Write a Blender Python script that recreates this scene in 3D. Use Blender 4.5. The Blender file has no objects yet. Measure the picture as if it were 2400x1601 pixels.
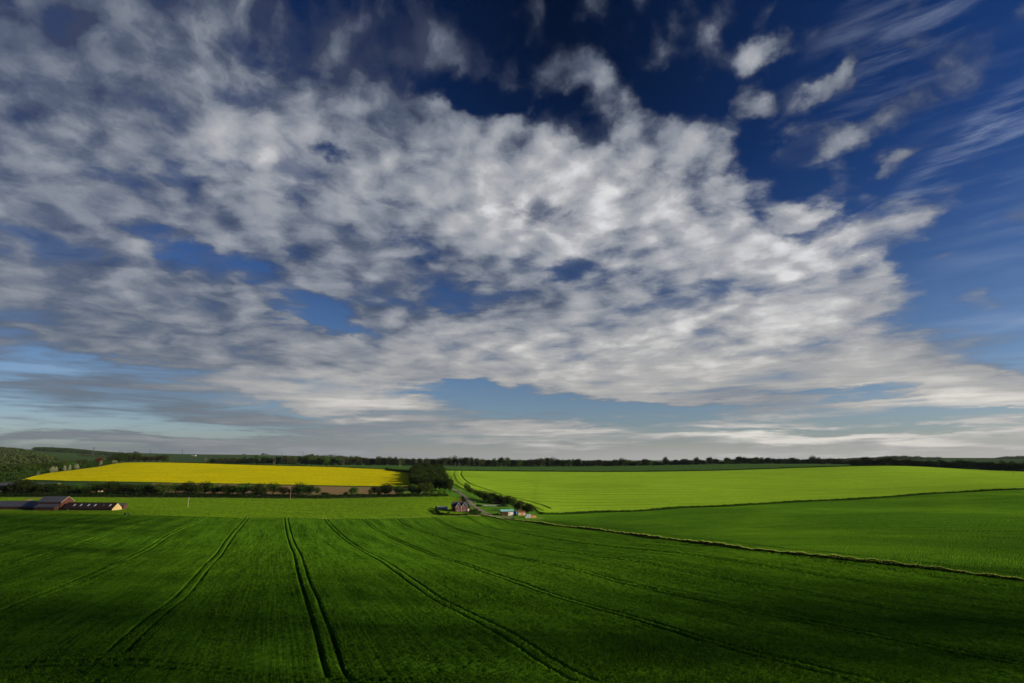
import bpy, bmesh, math, random
import numpy as np
from mathutils import Vector, Matrix

scene = bpy.context.scene
R = math.radians

# ------------------------------------------------------------------ camera, sky, sun, exposure
FPX = 1333.0                      # focal length in pixels of the 2400 px wide photograph
HOR = 1080.0                      # row of the true horizon
TH = math.atan((HOR-800.5)/FPX)   # upward pitch
cam_d = bpy.data.cameras.new('camera'); cam = bpy.data.objects.new('camera', cam_d)
scene.collection.objects.link(cam); scene.camera = cam
cam_d.sensor_width = 36.0; cam_d.lens = 36.0*FPX/2400.0
cam_d.clip_start = 0.5; cam_d.clip_end = 30000
cam.location = (0, 0, 0); cam.rotation_euler = (math.pi/2+TH, 0, 0)

vs = scene.view_settings
vs.view_transform = 'Standard'; vs.look = 'None'; vs.gamma = 1.0; vs.use_curve_mapping = False
vs.exposure = 0.45
EXPG = 2**vs.exposure

SUN_EL, SUN_AZ = R(15.5), R(100)     # azimuth measured clockwise from +Y: the sun stands to the right
sun_d = bpy.data.lights.new('sun', 'SUN'); sun = bpy.data.objects.new('sun', sun_d)
scene.collection.objects.link(sun)
sun_d.energy = 5.0; sun_d.angle = R(0.5); sun_d.color = (1.0, 0.86, 0.66)
TOSUN = Vector((math.sin(SUN_AZ)*math.cos(SUN_EL), math.cos(SUN_AZ)*math.cos(SUN_EL), math.sin(SUN_EL)))
sun.rotation_euler = TOSUN.to_track_quat('Z', 'Y').to_euler()

def aq(c, r):
    "pixel of the photograph -> (x/y, z/y) of its line of sight"
    dx = (c-1200)/FPX; dy = -(r-800.5)/FPX
    y = math.cos(TH)-dy*math.sin(TH); z = math.sin(TH)+dy*math.cos(TH)
    return dx/y, z/y

def azel(c, r):
    a, q = aq(c, r)
    return math.atan(a), math.atan(q/math.sqrt(1+a*a))

class NT:
    def __init__(s, nt): s.nt = nt; s.n = nt.nodes; s.l = nt.links
    def node(s, t, **k):
        n = s.n.new(t)
        for a, b in k.items(): setattr(n, a, b)
        return n
    def put(s, sock, v):
        if isinstance(v, bpy.types.NodeSocket): s.l.new(v, sock)
        elif v is not None: sock.default_value = v
    def m(s, op, a, b=None, c=None, clamp=False):
        n = s.node('ShaderNodeMath', operation=op, use_clamp=clamp)
        s.put(n.inputs[0], a); s.put(n.inputs[1], b); s.put(n.inputs[2], c)
        return n.outputs[0]
    def add(s, a, b): return s.m('ADD', a, b)
    def mul(s, a, b): return s.m('MULTIPLY', a, b)
    def smooth(s, v, a, b, lo=0.0, hi=1.0):
        n = s.node('ShaderNodeMapRange', interpolation_type='SMOOTHSTEP')
        s.put(n.inputs[0], v); s.put(n.inputs[1], a); s.put(n.inputs[2], b); s.put(n.inputs[3], lo); s.put(n.inputs[4], hi)
        return n.outputs[0]
    def lin(s, v, a, b, lo=0.0, hi=1.0):
        n = s.node('ShaderNodeMapRange')
        s.put(n.inputs[0], v); s.put(n.inputs[1], a); s.put(n.inputs[2], b); s.put(n.inputs[3], lo); s.put(n.inputs[4], hi)
        return n.outputs[0]
    def vec(s, x, y, z=0.0):
        n = s.node('ShaderNodeCombineXYZ'); s.put(n.inputs[0], x); s.put(n.inputs[1], y); s.put(n.inputs[2], z)
        return n.outputs[0]
    def vm(s, op, a, b=None, scale=None):
        n = s.node('ShaderNodeVectorMath', operation=op); s.put(n.inputs[0], a)
        if b is not None: s.put(n.inputs[1], b)
        if scale is not None: s.put(n.inputs['Scale'], scale)
        return n.outputs[0]
    def sep(s, v):
        n = s.node('ShaderNodeSeparateXYZ'); s.put(n.inputs[0], v); return n.outputs
    def noise(s, v, scale, detail=4, rough=.5, dist=0.0, lac=2.0, out='Fac'):
        n = s.node('ShaderNodeTexNoise'); s.put(n.inputs['Vector'], v); s.put(n.inputs['Scale'], scale)
        n.inputs['Detail'].default_value = detail; n.inputs['Roughness'].default_value = rough
        n.inputs['Distortion'].default_value = dist; n.inputs['Lacunarity'].default_value = lac
        return n.outputs[0 if out == 'Fac' else 1]
    def mix(s, f, a, b, mode='MIX'):
        n = s.node('ShaderNodeMix', data_type='RGBA', blend_type=mode)
        s.put(n.inputs[0], f); s.put(n.inputs[6], a); s.put(n.inputs[7], b)
        return n.outputs[2]
    def mapping(s, v, loc=(0,0,0), rot=(0,0,0), sc=(1,1,1), t='POINT'):
        n = s.node('ShaderNodeMapping', vector_type=t); s.put(n.inputs[0], v)
        n.inputs[1].default_value = loc; n.inputs[2].default_value = rot; n.inputs[3].default_value = sc
        return n.outputs[0]

def srgb(r, g, b, a=1.0):
    f = lambda c: (c/255/12.92) if c/255 <= .04045 else ((c/255+.055)/1.055)**2.4
    return (f(r), f(g), f(b), a)

# ---- the sky: Nishita daylight with a cloud sheet over it
world = bpy.data.worlds.new('World'); scene.world = world; world.use_nodes = True
world.cycles.sampling_method = 'MANUAL'; world.cycles.sample_map_resolution = 512
W = NT(world.node_tree); W.n.clear()
STR = 0.1
def skycol(r, g, b, k=1.0):          # colour that leaves the Background node as the given picture colour
    c = srgb(r, g, b); return tuple(x/STR/EXPG*k for x in c[:3])+(1.0,)
geo = W.node('ShaderNodeTexCoord').outputs['Generated']
dx_, dy_, dz_ = W.sep(W.vm('NORMALIZE', geo))
az = W.m('ARCTAN2', dx_, dy_); el = W.m('ARCSINE', dz_)
elc = W.m('MAXIMUM', el, 0.0)
sky = W.node('ShaderNodeTexSky', sky_type='NISHITA', sun_disc=False, sun_elevation=SUN_EL, sun_rotation=SUN_AZ,
             altitude=100, air_density=1.0, dust_density=0.6, ozone_density=4.0)
# plane of the cloud layer, seen from below
zz = W.add(W.m('MAXIMUM', dz_, 0.0), 0.11)
P = W.vec(W.m('DIVIDE', az, .72), W.m('DIVIDE', W.m('LOGARITHM', W.add(W.mul(elc, .909), .085), math.e), .80))
DEG = math.pi/180
AE0 = W.vec(az, el)
warp = W.noise(P, 2.0, 3, .55, out='Color')
warp = W.vm('SUBTRACT', warp, (.5,.5,.5)); 
warpE = W.vm('MULTIPLY', warp, (0.15,0.09,0))
warp2 = W.vm('SUBTRACT', W.noise(P, 9.0, 4, .6, out='Color'), (.5,.5,.5))
warpE = W.vm('ADD', warpE, W.vm('MULTIPLY', warp2, (0.10,0.07,0)))
AE = W.vm('ADD', AE0, warpE)

def blobs(lst, vec, base):
    tot = base
    for cx, cy, rx, ry, rot, w in lst:
        cx*=1.0208; cy*=1.0208; rx*=1.0208; ry*=1.0208
        a0, e0 = azel(cx, cy)
        # local angular size of a pixel there
        a1, _ = azel(cx+10, cy); _, e1 = azel(cx, cy-10)
        sx = abs(a1-a0)/10*rx*1.3; sy = abs(e1-e0)/10*ry*1.3
        v = W.mapping(vec, (a0, e0, 0), (0, 0, R(rot)), (sx, sy, 1), 'TEXTURE')
        g = W.node('ShaderNodeTexGradient', gradient_type='SPHERICAL'); W.put(g.inputs[0], v)
        m = W.smooth(g.outputs[1], 0.0, 0.85, 0.0, w)
        tot = W.add(tot, m)
    return tot
COVER = [
 (950,610,380,110,-8,.22), (150,60,330,160,0,.25),(60,250,220,120,0,.25), (1450,470,420,170,-15,.30),(1000,400,300,120,-10,.2),(1500,790,600,110,-4,.2),(330,330,330,260,0,.2),
 (1200,1010,2600,110,0,.14),(300,800,700,90,-3,.35),(2150,900,420,50,-12,.3),(700,830,500,50,-3,.25),
 (600,430,1300,520,-12,.26),(1500,800,900,160,-4,.2),(150,700,500,110,0,.3),
 (60,100,420,330,0,.50),(240,330,400,330,0,.45),(180,120,260,150,-25,.40),(520,260,300,200,-25,.45),(600,420,300,190,-20,.35),
 (760,110,420,150,0,.50),(1050,110,200,110,-20,.34),(40,460,300,170,0,.4),(500,500,330,90,-10,.30),(430,130,300,200,0,.25),
 (1000,350,380,100,-8,.55),(1000,460,360,170,-5,.65),(1330,400,370,150,-15,.70),(1560,500,260,130,-25,.60),(1250,520,500,90,-5,.50),(1150,380,200,90,0,.25),
 (1650,600,360,60,-6,.65),(1960,560,220,80,18,.85),(1920,650,200,80,18,.70),(1760,600,180,70,0,.5),(2050,530,120,50,10,.35),
 (60,610,420,110,-8,.85),(420,660,330,60,-8,.65),(680,600,280,60,-14,.65),(820,660,200,60,-10,.55),
 (350,770,420,50,-5,.60),(650,790,520,75,-6,.75),(1000,830,450,60,-2,.70),(950,740,170,40,0,.7),(700,840,400,50,-3,.4),
 (1300,760,330,90,-3,.85),(1600,760,330,120,-8,.90),(1880,810,360,75,-8,.90),(1960,720,140,60,10,.6),(1500,850,420,65,-2,.90),(1700,900,330,45,-5,.6),
 (2150,880,360,45,-14,.95),(2330,925,140,25,-8,.6),(1300,690,260,60,0,.30),(1700,670,330,60,-5,.55),(1250,630,200,30,0,.40),
 (780,915,330,36,-5,.90),(1180,960,120,22,0,.35),(1250,985,330,25,-3,.35),
 (1330,165,120,60,-10,.72),(1400,230,100,45,-30,.40),(1771,98,75,52,10,.90),(1640,45,120,60,25,.50),(1750,222,60,40,0,.85),
 (1930,180,95,38,35,.78),(1640,150,80,50,20,.35),(1850,330,150,60,10,.48),(1990,290,170,60,15,.56),(2040,365,90,26,15,.55),(1850,490,70,30,0,1.0),
 (1780,470,120,30,0,.40),(1520,300,180,60,-20,.46),(930,225,120,55,-10,.50),
 (300,1040,700,26,0,.50),(300,900,650,40,0,.50),(200,950,500,40,0,.35),(950,985,520,32,-3,.50),(2050,945,520,24,2,.45),(2100,1000,600,24,0,.55),(1500,1030,900,22,0,.40),(700,1025,400,24,0,.45),
 (-500,400,800,600,0,.7),(2900,200,500,300,0,.2),
 (330,555,150,36,-3,-.45),(80,705,240,26,-3,-.55),(700,735,230,18,-9,-.5),(775,345,60,28,0,-.6),(690,440,40,90,0,-.3),
 (950,560,260,24,-6,-.22),(1650,630,260,16,-2,-.30),(1090,690,110,40,0,-.35),(980,640,150,22,0,-.25),(1060,205,190,50,-10,-.85),(1080,885,170,22,0,-.60),
 (1350,925,300,20,-3,-.6),(650,50,90,60,0,-.3),(560,110,90,50,-20,-.35),(440,60,60,40,0,-.2),(1150,800,110,22,0,-.35),(1250,620,170,22,0,-.25),(1750,815,170,12,0,-.35),(1930,910,200,20,-3,-.4)]
cover = blobs(COVER, AE, 0.05)
cover = W.mul(cover, 1.25)

cover = W.m('MINIMUM', cover, 1.16)
def dens(pv, cov):
    n1 = W.noise(pv, 5.5, 9, .57, .15)
    vo = W.node('ShaderNodeTexVoronoi', feature='SMOOTH_F1'); W.put(vo.inputs['Vector'], pv)
    vo.inputs['Scale'].default_value = 13.0; vo.inputs['Smoothness'].default_value = .6
    vb = W.node('ShaderNodeTexVoronoi', feature='SMOOTH_F1'); W.put(vb.inputs['Vector'], pv)
    vb.inputs['Scale'].default_value = 6.0; vb.inputs['Smoothness'].default_value = .8
    puff = W.m('SUBTRACT', .45, W.add(W.mul(vo.outputs['Distance'], W.smooth(az, R(-40), R(5), .46, .62)), W.mul(vb.outputs['Distance'], W.smooth(az, R(-40), R(5), .46, .34))))
    t = W.add(W.mul(W.m('SUBTRACT', n1, .5), 2.6), W.mul(puff, W.smooth(el, R(4), R(20), .65, 1.25)))
    return W.add(cov, t)
Pw = W.vm('ADD', P, W.vm('SCALE', warp, scale=.12))
Pw = W.vm('ADD', Pw, W.vm('SCALE', warp2, scale=.06))
LV = W.vec(W.mul(az, 4.0), W.mul(el, 56.0)); LV = W.vm('ADD', LV, W.vm('SCALE', warp, scale=.9))
lown = W.noise(LV, 1.0, 7, .58, .2)
lowd = W.add(cover, W.mul(W.m('SUBTRACT', lown, .51), 3.4))
lowmix = W.smooth(el, R(3.5), R(12), 1.0, 0.0)
d0 = dens(Pw, cover)
d1 = dens(W.vm('ADD', Pw, (0.045, -0.012, 0)), cover)
relief = W.mul(W.m('SUBTRACT', d0, d1), W.m('SUBTRACT', 1.0, lowmix))
d0 = W.add(W.mul(d0, W.m('SUBTRACT', 1.0, lowmix)), W.mul(lowd, lowmix))
alpha = W.smooth(d0, 0.15, 1.10)
veil = W.mul(W.smooth(W.add(cover, W.mul(W.m('SUBTRACT', W.noise(Pw, 1.6, 5, .6), .5), 1.4)), .45, 1.15), W.smooth(az, R(-38), R(25), .72, .35))
alpha = W.m('MAXIMUM', alpha, veil)

thick = W.smooth(d0, 0.45, 1.35)

# wispy cirrus drawn out by the wind
def cirrus(lst, ang, sc, seed):
    v = W.mapping(AE0, (seed,0,0), (0,0,R(-ang)), (sc*.13, sc, 1))
    v = W.vm('ADD', v, W.vm('SCALE', warp, scale=.5))
    n = W.noise(v, 1.0, 7, .62, .3)
    m = blobs(lst, AE0, 0.0)
    return W.mul(W.smooth(n, .38, .78), m)
c1 = cirrus([(2200,350,260,38,36,.85),(2090,430,130,26,38,.8),(2330,280,200,50,30,.6),(2060,90,330,110,38,.42),(2200,0,260,120,38,.35),(1950,60,150,60,30,.25),(2300,450,260,420,0,.26)], 35, 38, 3.1)
c2 = cirrus([(2190,671,70,7,0,.95),(2330,668,60,8,8,.8),(2080,676,60,4,0,.5),(2200,760,200,40,10,.45),(2330,750,120,20,15,.4),(2200,850,260,60,-5,.5),(90,720,200,50,-15,.15),(1950,930,330,30,0,.4),(120,870,160,40,0,.6)], 5, 40, 8.3)
cir = W.m('MINIMUM', W.add(c1, c2), 1.0)

# clear sky: deep blue where the sun stands at right angles, paler to the horizon
nd = W.node('ShaderNodeVectorMath', operation='DOT_PRODUCT'); W.put(nd.inputs[0], W.vm('NORMALIZE', geo)); nd.inputs[1].default_value = tuple(TOSUN)
sund = nd.outputs['Value']
pol = W.m('POWER', W.m('ABSOLUTE', W.m('SUBTRACT', sund, 0.12)), 1.2)        # 0 at right angles to the sun
hi = W.smooth(el, R(3), R(42))
tint = W.mix(W.smooth(el, R(0), R(30)), (0.62,0.60,0.66,1), (0.10,0.24,0.50,1))
blue = W.mix(1.0, sky.outputs[0], tint, 'MULTIPLY')
dark = W.m('SUBTRACT', 1.0, W.mul(W.mul(hi, W.m('SUBTRACT', 1.0, W.mul(pol, 1.5), clamp=True)), 0.80))
blue = W.vm('SCALE', blue, scale=dark)

# cloud brightness: brilliant in the middle of the bank, grey to the left and overhead
AEw = AE
lightm = blobs([(1500,500,620,230,-8,.36),(1900,620,330,140,10,.22),(1500,800,800,110,0,.35),(800,905,380,50,0,.35),(560,330,240,160,0,.20),(2100,900,400,60,-8,.25),(1000,430,500,150,0,.14),(1771,98,90,60,0,.2),(2000,990,700,70,0,.34),(1400,1010,500,50,0,.25),
   (60,60,600,260,0,-.20),(900,80,500,160,0,-.24),(1700,50,900,120,0,-.08),(300,960,600,80,0,-.06),(0,760,700,400,0,-.03)], AEw, 0.33)
lightm = W.add(lightm, W.mul(W.smooth(el, R(14), R(1)), W.smooth(az, R(-40), R(10), .06, .26)))
lum = W.add(lightm, W.mul(relief, 0.28))
lum = W.add(lum, W.lin(d0, .2, 1.5, -.26, .12))
lum = W.m('MAXIMUM', lum, .05)
ccol = W.node('ShaderNodeValToRGB'); W.put(ccol.inputs[0], lum)
cr = ccol.color_ramp; cr.elements[0].position = 0.0; cr.elements[0].color = srgb(50,58,82)
cr.elements[1].position = 1.0; cr.elements[1].color = srgb(222,222,224)
for p_, c_ in ((.25,(92,101,119)),(.5,(140,146,157)),(.75,(174,176,181))):
    e_ = cr.elements.new(p_); e_.color = srgb(*c_)
cl = W.vm('SCALE', W.mix(W.smooth(el, R(2), R(20), 1.0, 0.0), ccol.outputs[0], W.mix(1.0, ccol.outputs[0], (1.05,1.0,.90,1), 'MULTIPLY')), scale=1/STR/EXPG)
opac = W.mul(alpha, W.lin(lum, 0, .6, .85, .97))
out = W.mix(W.mul(cir, .55), blue, skycol(176,190,212))
out = W.mix(opac, out, cl)
# dull air low over the horizon
hz = W.smooth(el, R(-0.5), R(2.6), 1.0, 0.0)
hcol = W.mix(W.smooth(az, R(-44), R(20)), skycol(92,105,116), skycol(186,184,182))
out = W.mix(W.mul(hz, .8), out, hcol)
bg = W.node('ShaderNodeBackground'); W.put(bg.inputs[0], out); bg.inputs[1].default_value = STR
wo = W.node('ShaderNodeOutputWorld'); W.l.new(bg.outputs[0], wo.inputs[0])

# ------------------------------------------------------------------ helpers for objects
COL = scene.collection
rng = np.random.default_rng(7); random.seed(7)

def tag(o, label=None, cat=None, group=None, kind=None):
    if label: o['label'] = label
    if cat: o['category'] = cat
    if group: o['group'] = group
    if kind: o['kind'] = kind
    return o

def npmesh(name, co, faces, mat=None, parent=None, smooth=False):
    "co (n,3), faces (m,3|4) arrays -> linked mesh object"
    me = bpy.data.meshes.new(name); co = np.asarray(co, np.float32); faces = np.asarray(faces, np.int32)
    k = faces.shape[1]; m = len(faces)
    me.vertices.add(len(co)); me.vertices.foreach_set('co', co.ravel())
    me.loops.add(m*k); me.loops.foreach_set('vertex_index', faces.ravel())
    me.polygons.add(m); me.polygons.foreach_set('loop_start', np.arange(0, m*k, k, dtype=np.int32))
    if smooth: me.polygons.foreach_set('use_smooth', np.ones(m, bool))
    me.update(calc_edges=True); me.validate()
    if mat: me.materials.append(mat)
    o = bpy.data.objects.new(name, me); COL.objects.link(o)
    if parent: o.parent = parent
    return o

def grid_faces(nr, nc):
    i = np.arange(nr*nc).reshape(nr, nc)
    return np.stack([i[:-1,:-1], i[:-1,1:], i[1:,1:], i[1:,:-1]], -1).reshape(-1, 4)

def empty(name, loc, rz=0.0):
    o = bpy.data.objects.new(name, None); COL.objects.link(o); o.location = loc; o.rotation_euler = (0,0,rz)
    o.empty_display_size = .5
    return o

def copy_tree(o, parent=None):
    c = o.copy(); COL.objects.link(c); c.parent = parent
    for ch in list(o.children): copy_tree(ch, c)
    return c

class MB:
    "collects shapes, builds one mesh object"
    def __init__(s): s.v = []; s.f = []
    def poly(s, pts, faces):
        b = len(s.v); s.v += [tuple(p) for p in pts]; s.f += [tuple(b+i for i in f) for f in faces]; return s
    def box(s, x0, x1, y0, y1, z0, z1):
        return s.poly([(x0,y0,z0),(x1,y0,z0),(x1,y1,z0),(x0,y1,z0),(x0,y0,z1),(x1,y0,z1),(x1,y1,z1),(x0,y1,z1)],
                      [(0,3,2,1),(4,5,6,7),(0,1,5,4),(1,2,6,5),(2,3,7,6),(3,0,4,7)])
    def bar(s, p, q, w, h=None):
        p = Vector(p); q = Vector(q); h = h or w; d = (q-p).normalized()
        up = Vector((0,0,1)) if abs(d.z) < .9 else Vector((1,0,0))
        a = d.cross(up).normalized()*w/2; b = a.cross(d).normalized()*h/2
        pts = [e+i*a+j*b for e in (p, q) for i, j in ((-1,-1),(1,-1),(1,1),(-1,1))]
        return s.poly(pts, [(0,1,2,3),(7,6,5,4),(0,4,5,1),(1,5,6,2),(2,6,7,3),(3,7,4,0)])
    def tube(s, pts, rad, n=8, cap=True):
        b = len(s.v); pts = [Vector(p) for p in pts]
        for i, p in enumerate(pts):
            d = (pts[min(i+1, len(pts)-1)]-pts[max(i-1, 0)]).normalized()
            up = Vector((0,1,0)) if abs(d.y) < .9 else Vector((1,0,0))
            u = d.cross(up).normalized(); w = d.cross(u)
            for k in range(n):
                t = 2*math.pi*k/n; s.v.append(tuple(p+(u*math.cos(t)+w*math.sin(t))*rad[i]))
        for i in range(len(pts)-1):
            for k in range(n): s.f.append((b+i*n+k, b+i*n+(k+1)%n, b+(i+1)*n+(k+1)%n, b+(i+1)*n+k))
        if cap: s.f.append(tuple(b+k for k in range(n))); s.f.append(tuple(b+(len(pts)-1)*n+k for k in range(n))[::-1])
        return s
    def prism(s, prof, y0, y1):
        "profile in x,z extruded along y"
        n = len(prof); pts = [(x,y0,z) for x, z in prof]+[(x,y1,z) for x, z in prof]
        return s.poly(pts, [tuple(range(n)), tuple(range(2*n-1, n-1, -1))]+[(i, i+n, (i+1)%n+n, (i+1)%n) for i in range(n)])
    def build(s, name, mat, parent=None, smooth=False):
        me = bpy.data.meshes.new(name); me.from_pydata(s.v, [], s.f); me.validate()
        bm = bmesh.new(); bm.from_mesh(me); bmesh.ops.recalc_face_normals(bm, faces=bm.faces); bm.to_mesh(me); bm.free()
        if smooth:
            for p in me.polygons: p.use_smooth = True
        if mat: me.materials.append(mat)
        o = bpy.data.objects.new(name, me); COL.objects.link(o)
        if parent: o.parent = parent
        return o

# ------------------------------------------------------------------ lie of the land
def aqv(c, r):
    c = np.asarray(c, float); r = np.asarray(r, float)
    dx = (c-1200)/FPX; dy = -(r-800.5)/FPX
    y = np.cos(TH)-dy*np.sin(TH); z = np.sin(TH)+dy*np.cos(TH)
    return dx/y, z/y
# survey points: picture column, row and distance ahead
SURV = [ (0,1448,92.8),(117,1394,112.7),(286,1320,164),(398,1256,236),(475,1221,335),(577,1221,345),(510,1305,186.7),(426,1404,116),(306,1506,75.3),
 (276,1537,69.3),(671,1221,345),(695,1302,178),(727,1404,110),(762,1506,79),(777,1578,68),(766,1223,350),(863,1302,194),(1013,1404,117),(1200,1506,79),
 (1328,1588,65.2),(860,1227,350),(1008,1302,209),(1200,1368,138.6),(1506,1465,90.8),(1800,1552,68.7),(949,1231,357),(1200,1310,198),(1506,1384,129),
 (1800,1448,97.4),(2272,1547,70.2),(1200,1275.5,257),(1506,1323,167.5),(1800,1381,126),(2400,1483,84.2),(1200,1248,317),(1506,1292,206),(1800,1334,154.6),
 (2400,1427,103),(1200,1231,376),(1800,1300,183),(2400,1390,122),
 # foot of the frame and the slope under the lookout
 (0,1601,62),(1200,1601,62),(2400,1601,60),(-500,1600,62),(2900,1600,60),(0,1760,36),(1200,1760,36),(2400,1760,36),(0,1950,14),(1200,1950,14),(2400,1950,14),
 # far edge of the wheat
 (0,1208,352),(300,1210,356),(600,1216,360),(850,1217,372),(1000,1213,385),(1100,1211,398),(-500,1208,352),
 (100,1192,425),(440,1190,430),(760,1190,440),(1000,1196,425),(1050,1204,418),(1120,1196,440),(1160,1202,430),(1240,1205,428),
 (0,1167,520),(400,1167,520),(700,1168,520),(900,1166,525),(1060,1163,535),(-500,1167,520),
 (0,1150,590),(300,1146,600),(700,1153,590),(950,1154,590),(1050,1147,620),
 (56,1126,690),(400,1132,660),(700,1138,655),(960,1140.5,655),(1060,1133,720),
 (150,1106,820),(293,1085.5,1000),(450,1086,1000),(550,1089,990),(780,1095.5,960),(950,1105,900),(960,1122,770),(450,1109,800),(780,1117,790),
 (1000,1102,930),(1050,1098,1010),(1045,1112,860),(1066,1136,690),(1100,1155,600),(1120,1185,480),
 (0,1112,850),(0,1098,1100),(0,1078,1500),(0,1062,2000),(60,1058,2200),(0,1057,2600),(-500,1100,900),(-500,1060,2000),(-500,1056,3000),
 (120,1088,1200),(180,1085,1400),(170,1070,2100),(150,1066,2500),(160,1057,3200),(160,1055.5,3700),(240,1084,1400),(230,1078,2300),(240,1067,3000),(240,1061,3900),
 (293,1085,1300),(400,1085,1400),(440,1082,2300),(440,1067,3600),(330,1062,4200),(440,1066,4600),
 (600,1088,1300),(560,1072,3000),(560,1066,4000),(600,1067,5000),(700,1090,1300),(780,1091,1150),(700,1082,2500),(780,1074,3600),(780,1072,4500),
 (950,1092,1200),(950,1091,1400),(950,1086,2500),(950,1082,4500),(1080,1093.5,1250),(1080,1093,1450),
 (1300,1094,1250),(1300,1093,1450),(1300,1086,3000),(1300,1083,5000),(1500,1092,1250),(1500,1091,1450),(1500,1086,3000),(1500,1083,5000),
 (1700,1088,1250),(1700,1088,1450),(1700,1085,3000),(1700,1082,5000),(1900,1087.5,1230),(1900,1088,1450),(1900,1084,3000),(1900,1080,5000),
 (1300,1206,440),(1300,1196,475),(1300,1170,560),(1300,1140,720),(1300,1107,960),
 (1500,1225,360),(1500,1198,455),(1500,1185,500),(1500,1140,690),(1500,1106.5,960),
 (1800,1230,315),(1800,1205,370),(1800,1180,480),(1800,1140,680),(1800,1101,955),
 (2100,1300,180),(2100,1250,250),(2100,1205,340),(2100,1195,400),(2100,1164,500),(2100,1130,680),(2100,1092.5,950),(2100,1094,1080),(2100,1088,1500),(2050,1080,2500),(2050,1074,3600),(2050,1074,5000),
 (2400,1300,185),(2400,1240,260),(2400,1205,330),(2400,1190,380),(2400,1147,490),(2400,1125,680),(2400,1107,860),(2400,1106,1000),(2400,1100,1300),(2400,1082,2300),(2400,1076,3600),(2400,1074,5000),(2200,1082,2500),(2200,1077,3600),
 (2900,1300,190),(2900,1200,340),(2900,1147,490),(2900,1107,860),(2900,1080,2300),(2900,1072,5000),
 (-500,1062,5000),(0,1064,4500),(0,1066,9000),(160,1063,5200),(240,1067,5400),(330,1068,5600),(440,1071,6000),(600,1072,9000),(1200,1080,9000),(1800,1079,9000),(2400,1075,9000),(2900,1075,9000),(-500,1068,9000)]
_s = np.array(SURV, float)
_a, _q = aqv(_s[:,0], _s[:,1])
_px = np.stack([_a*1.25, np.log(_s[:,2])], 1)
def _ker(r2): return np.where(r2 > 1e-12, .5*r2*np.log(r2+1e-12), 0.0)
_n = len(_s)
_K = _ker(((_px[:,None]-_px[None])**2).sum(-1))+np.eye(_n)*2e-4
_Pm = np.concatenate([np.ones((_n,1)), _px], 1)
_A = np.block([[_K, _Pm], [_Pm.T, np.zeros((3,3))]])
# fit ln-friendly value: line-of-sight slope times a soft distance weight keeps near ground smooth
_wt = np.sqrt(_s[:,2])
_sol = np.linalg.solve(_A, np.concatenate([_q*_wt, np.zeros(3)]))
def _tps(a, y):
    p = np.stack([np.ravel(a)*1.25, np.log(np.ravel(y))], 1); out = np.empty(len(p))
    for i in range(0, len(p), 20000):
        pp = p[i:i+20000]
        k = _ker(((pp[:,None]-_px[None])**2).sum(-1))
        out[i:i+20000] = k@_sol[:_n]+_sol[_n]+pp@_sol[_n+1:]
    return out.reshape(np.shape(a))
# tabulate once, then look up
TA = np.linspace(-2.4, 2.4, 385); TL = np.linspace(math.log(8), math.log(12000), 520)
_ga, _gl = np.meshgrid(np.clip(TA, -1.35, 1.35), TL, indexing='ij')
TQ = _tps(_ga, np.exp(_gl))
def zt(x, y):
    x = np.asarray(x, float); y = np.asarray(y, float)
    yc = np.clip(y, 8, 11990); a = np.clip(x/yc, -2.39, 2.39)
    fa = (a-TA[0])/(TA[1]-TA[0]); fl = (np.log(yc)-TL[0])/(TL[1]-TL[0])
    i = np.minimum(fa.astype(int), len(TA)-2); j = np.minimum(fl.astype(int), len(TL)-2); u = fa-i; v = fl-j
    g = TQ[i,j]*(1-u)*(1-v)+TQ[i+1,j]*u*(1-v)+TQ[i,j+1]*(1-u)*v+TQ[i+1,j+1]*u*v
    return g*np.sqrt(yc)
_YS = np.exp(np.linspace(math.log(45), math.log(9000), 4000))
def at(c, r, y0=45):
    "where the line of sight of a picture point first meets the ground"
    a, q = aqv(c, r); a = float(a); q = float(q)
    ys = _YS[_YS >= y0]; g = zt(a*ys, ys)-q*ys
    k = np.where((g[1:] >= 0) & (g[:-1] < 0))[0]
    if g[0] >= 0: k = [0]
    if len(k) == 0:
        k = [int(np.argmin(np.abs(g/ys)))]
        Y = ys[k[0]]
    else:
        k = k[0]; Y = ys[k]+(ys[k+1]-ys[k])*(0-g[k])/(g[k+1]-g[k]) if g[k] < 0 else ys[k]
    return Vector((a*Y, Y, float(zt(a*Y, Y))))
def ground(x, y, dz=0.0): return Vector((x, y, float(zt(x, y))+dz))
def pxm(p): return FPX/p.y      # picture pixels per metre there

# ------------------------------------------------------------------ materials
def newmat(name):
    m = bpy.data.materials.new(name); m.use_nodes = True; n = NT(m.node_tree); n.n.clear()
    out = n.node('ShaderNodeOutputMaterial'); return m, n, out
def bsdf(n, out, col, rough=.8, spec=.2, bump=None, bstr=.5, bdist=.05, metal=0.0):
    b = n.node('ShaderNodeBsdfPrincipled'); n.put(b.inputs['Base Color'], col); n.put(b.inputs['Roughness'], rough)
    b.inputs['Specular IOR Level'].default_value = spec; b.inputs['Metallic'].default_value = metal
    if bump is not None:
        bp = n.node('ShaderNodeBump'); bp.inputs['Strength'].default_value = bstr; bp.inputs['Distance'].default_value = bdist
        n.put(bp.inputs['Height'], bump); n.l.new(bp.outputs[0], b.inputs['Normal'])
    n.l.new(b.outputs[0], out.inputs[0]); return b
def objco(n): return n.node('ShaderNodeTexCoord').outputs['Object']
def posco(n): return n.node('ShaderNodeNewGeometry').outputs['Position']

TS = -0.404; TN = math.sqrt(1+TS*TS)           # tramlines run x = x0 + TS*y
UR = math.atan(-TS)                            # angle that turns them upright

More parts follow.
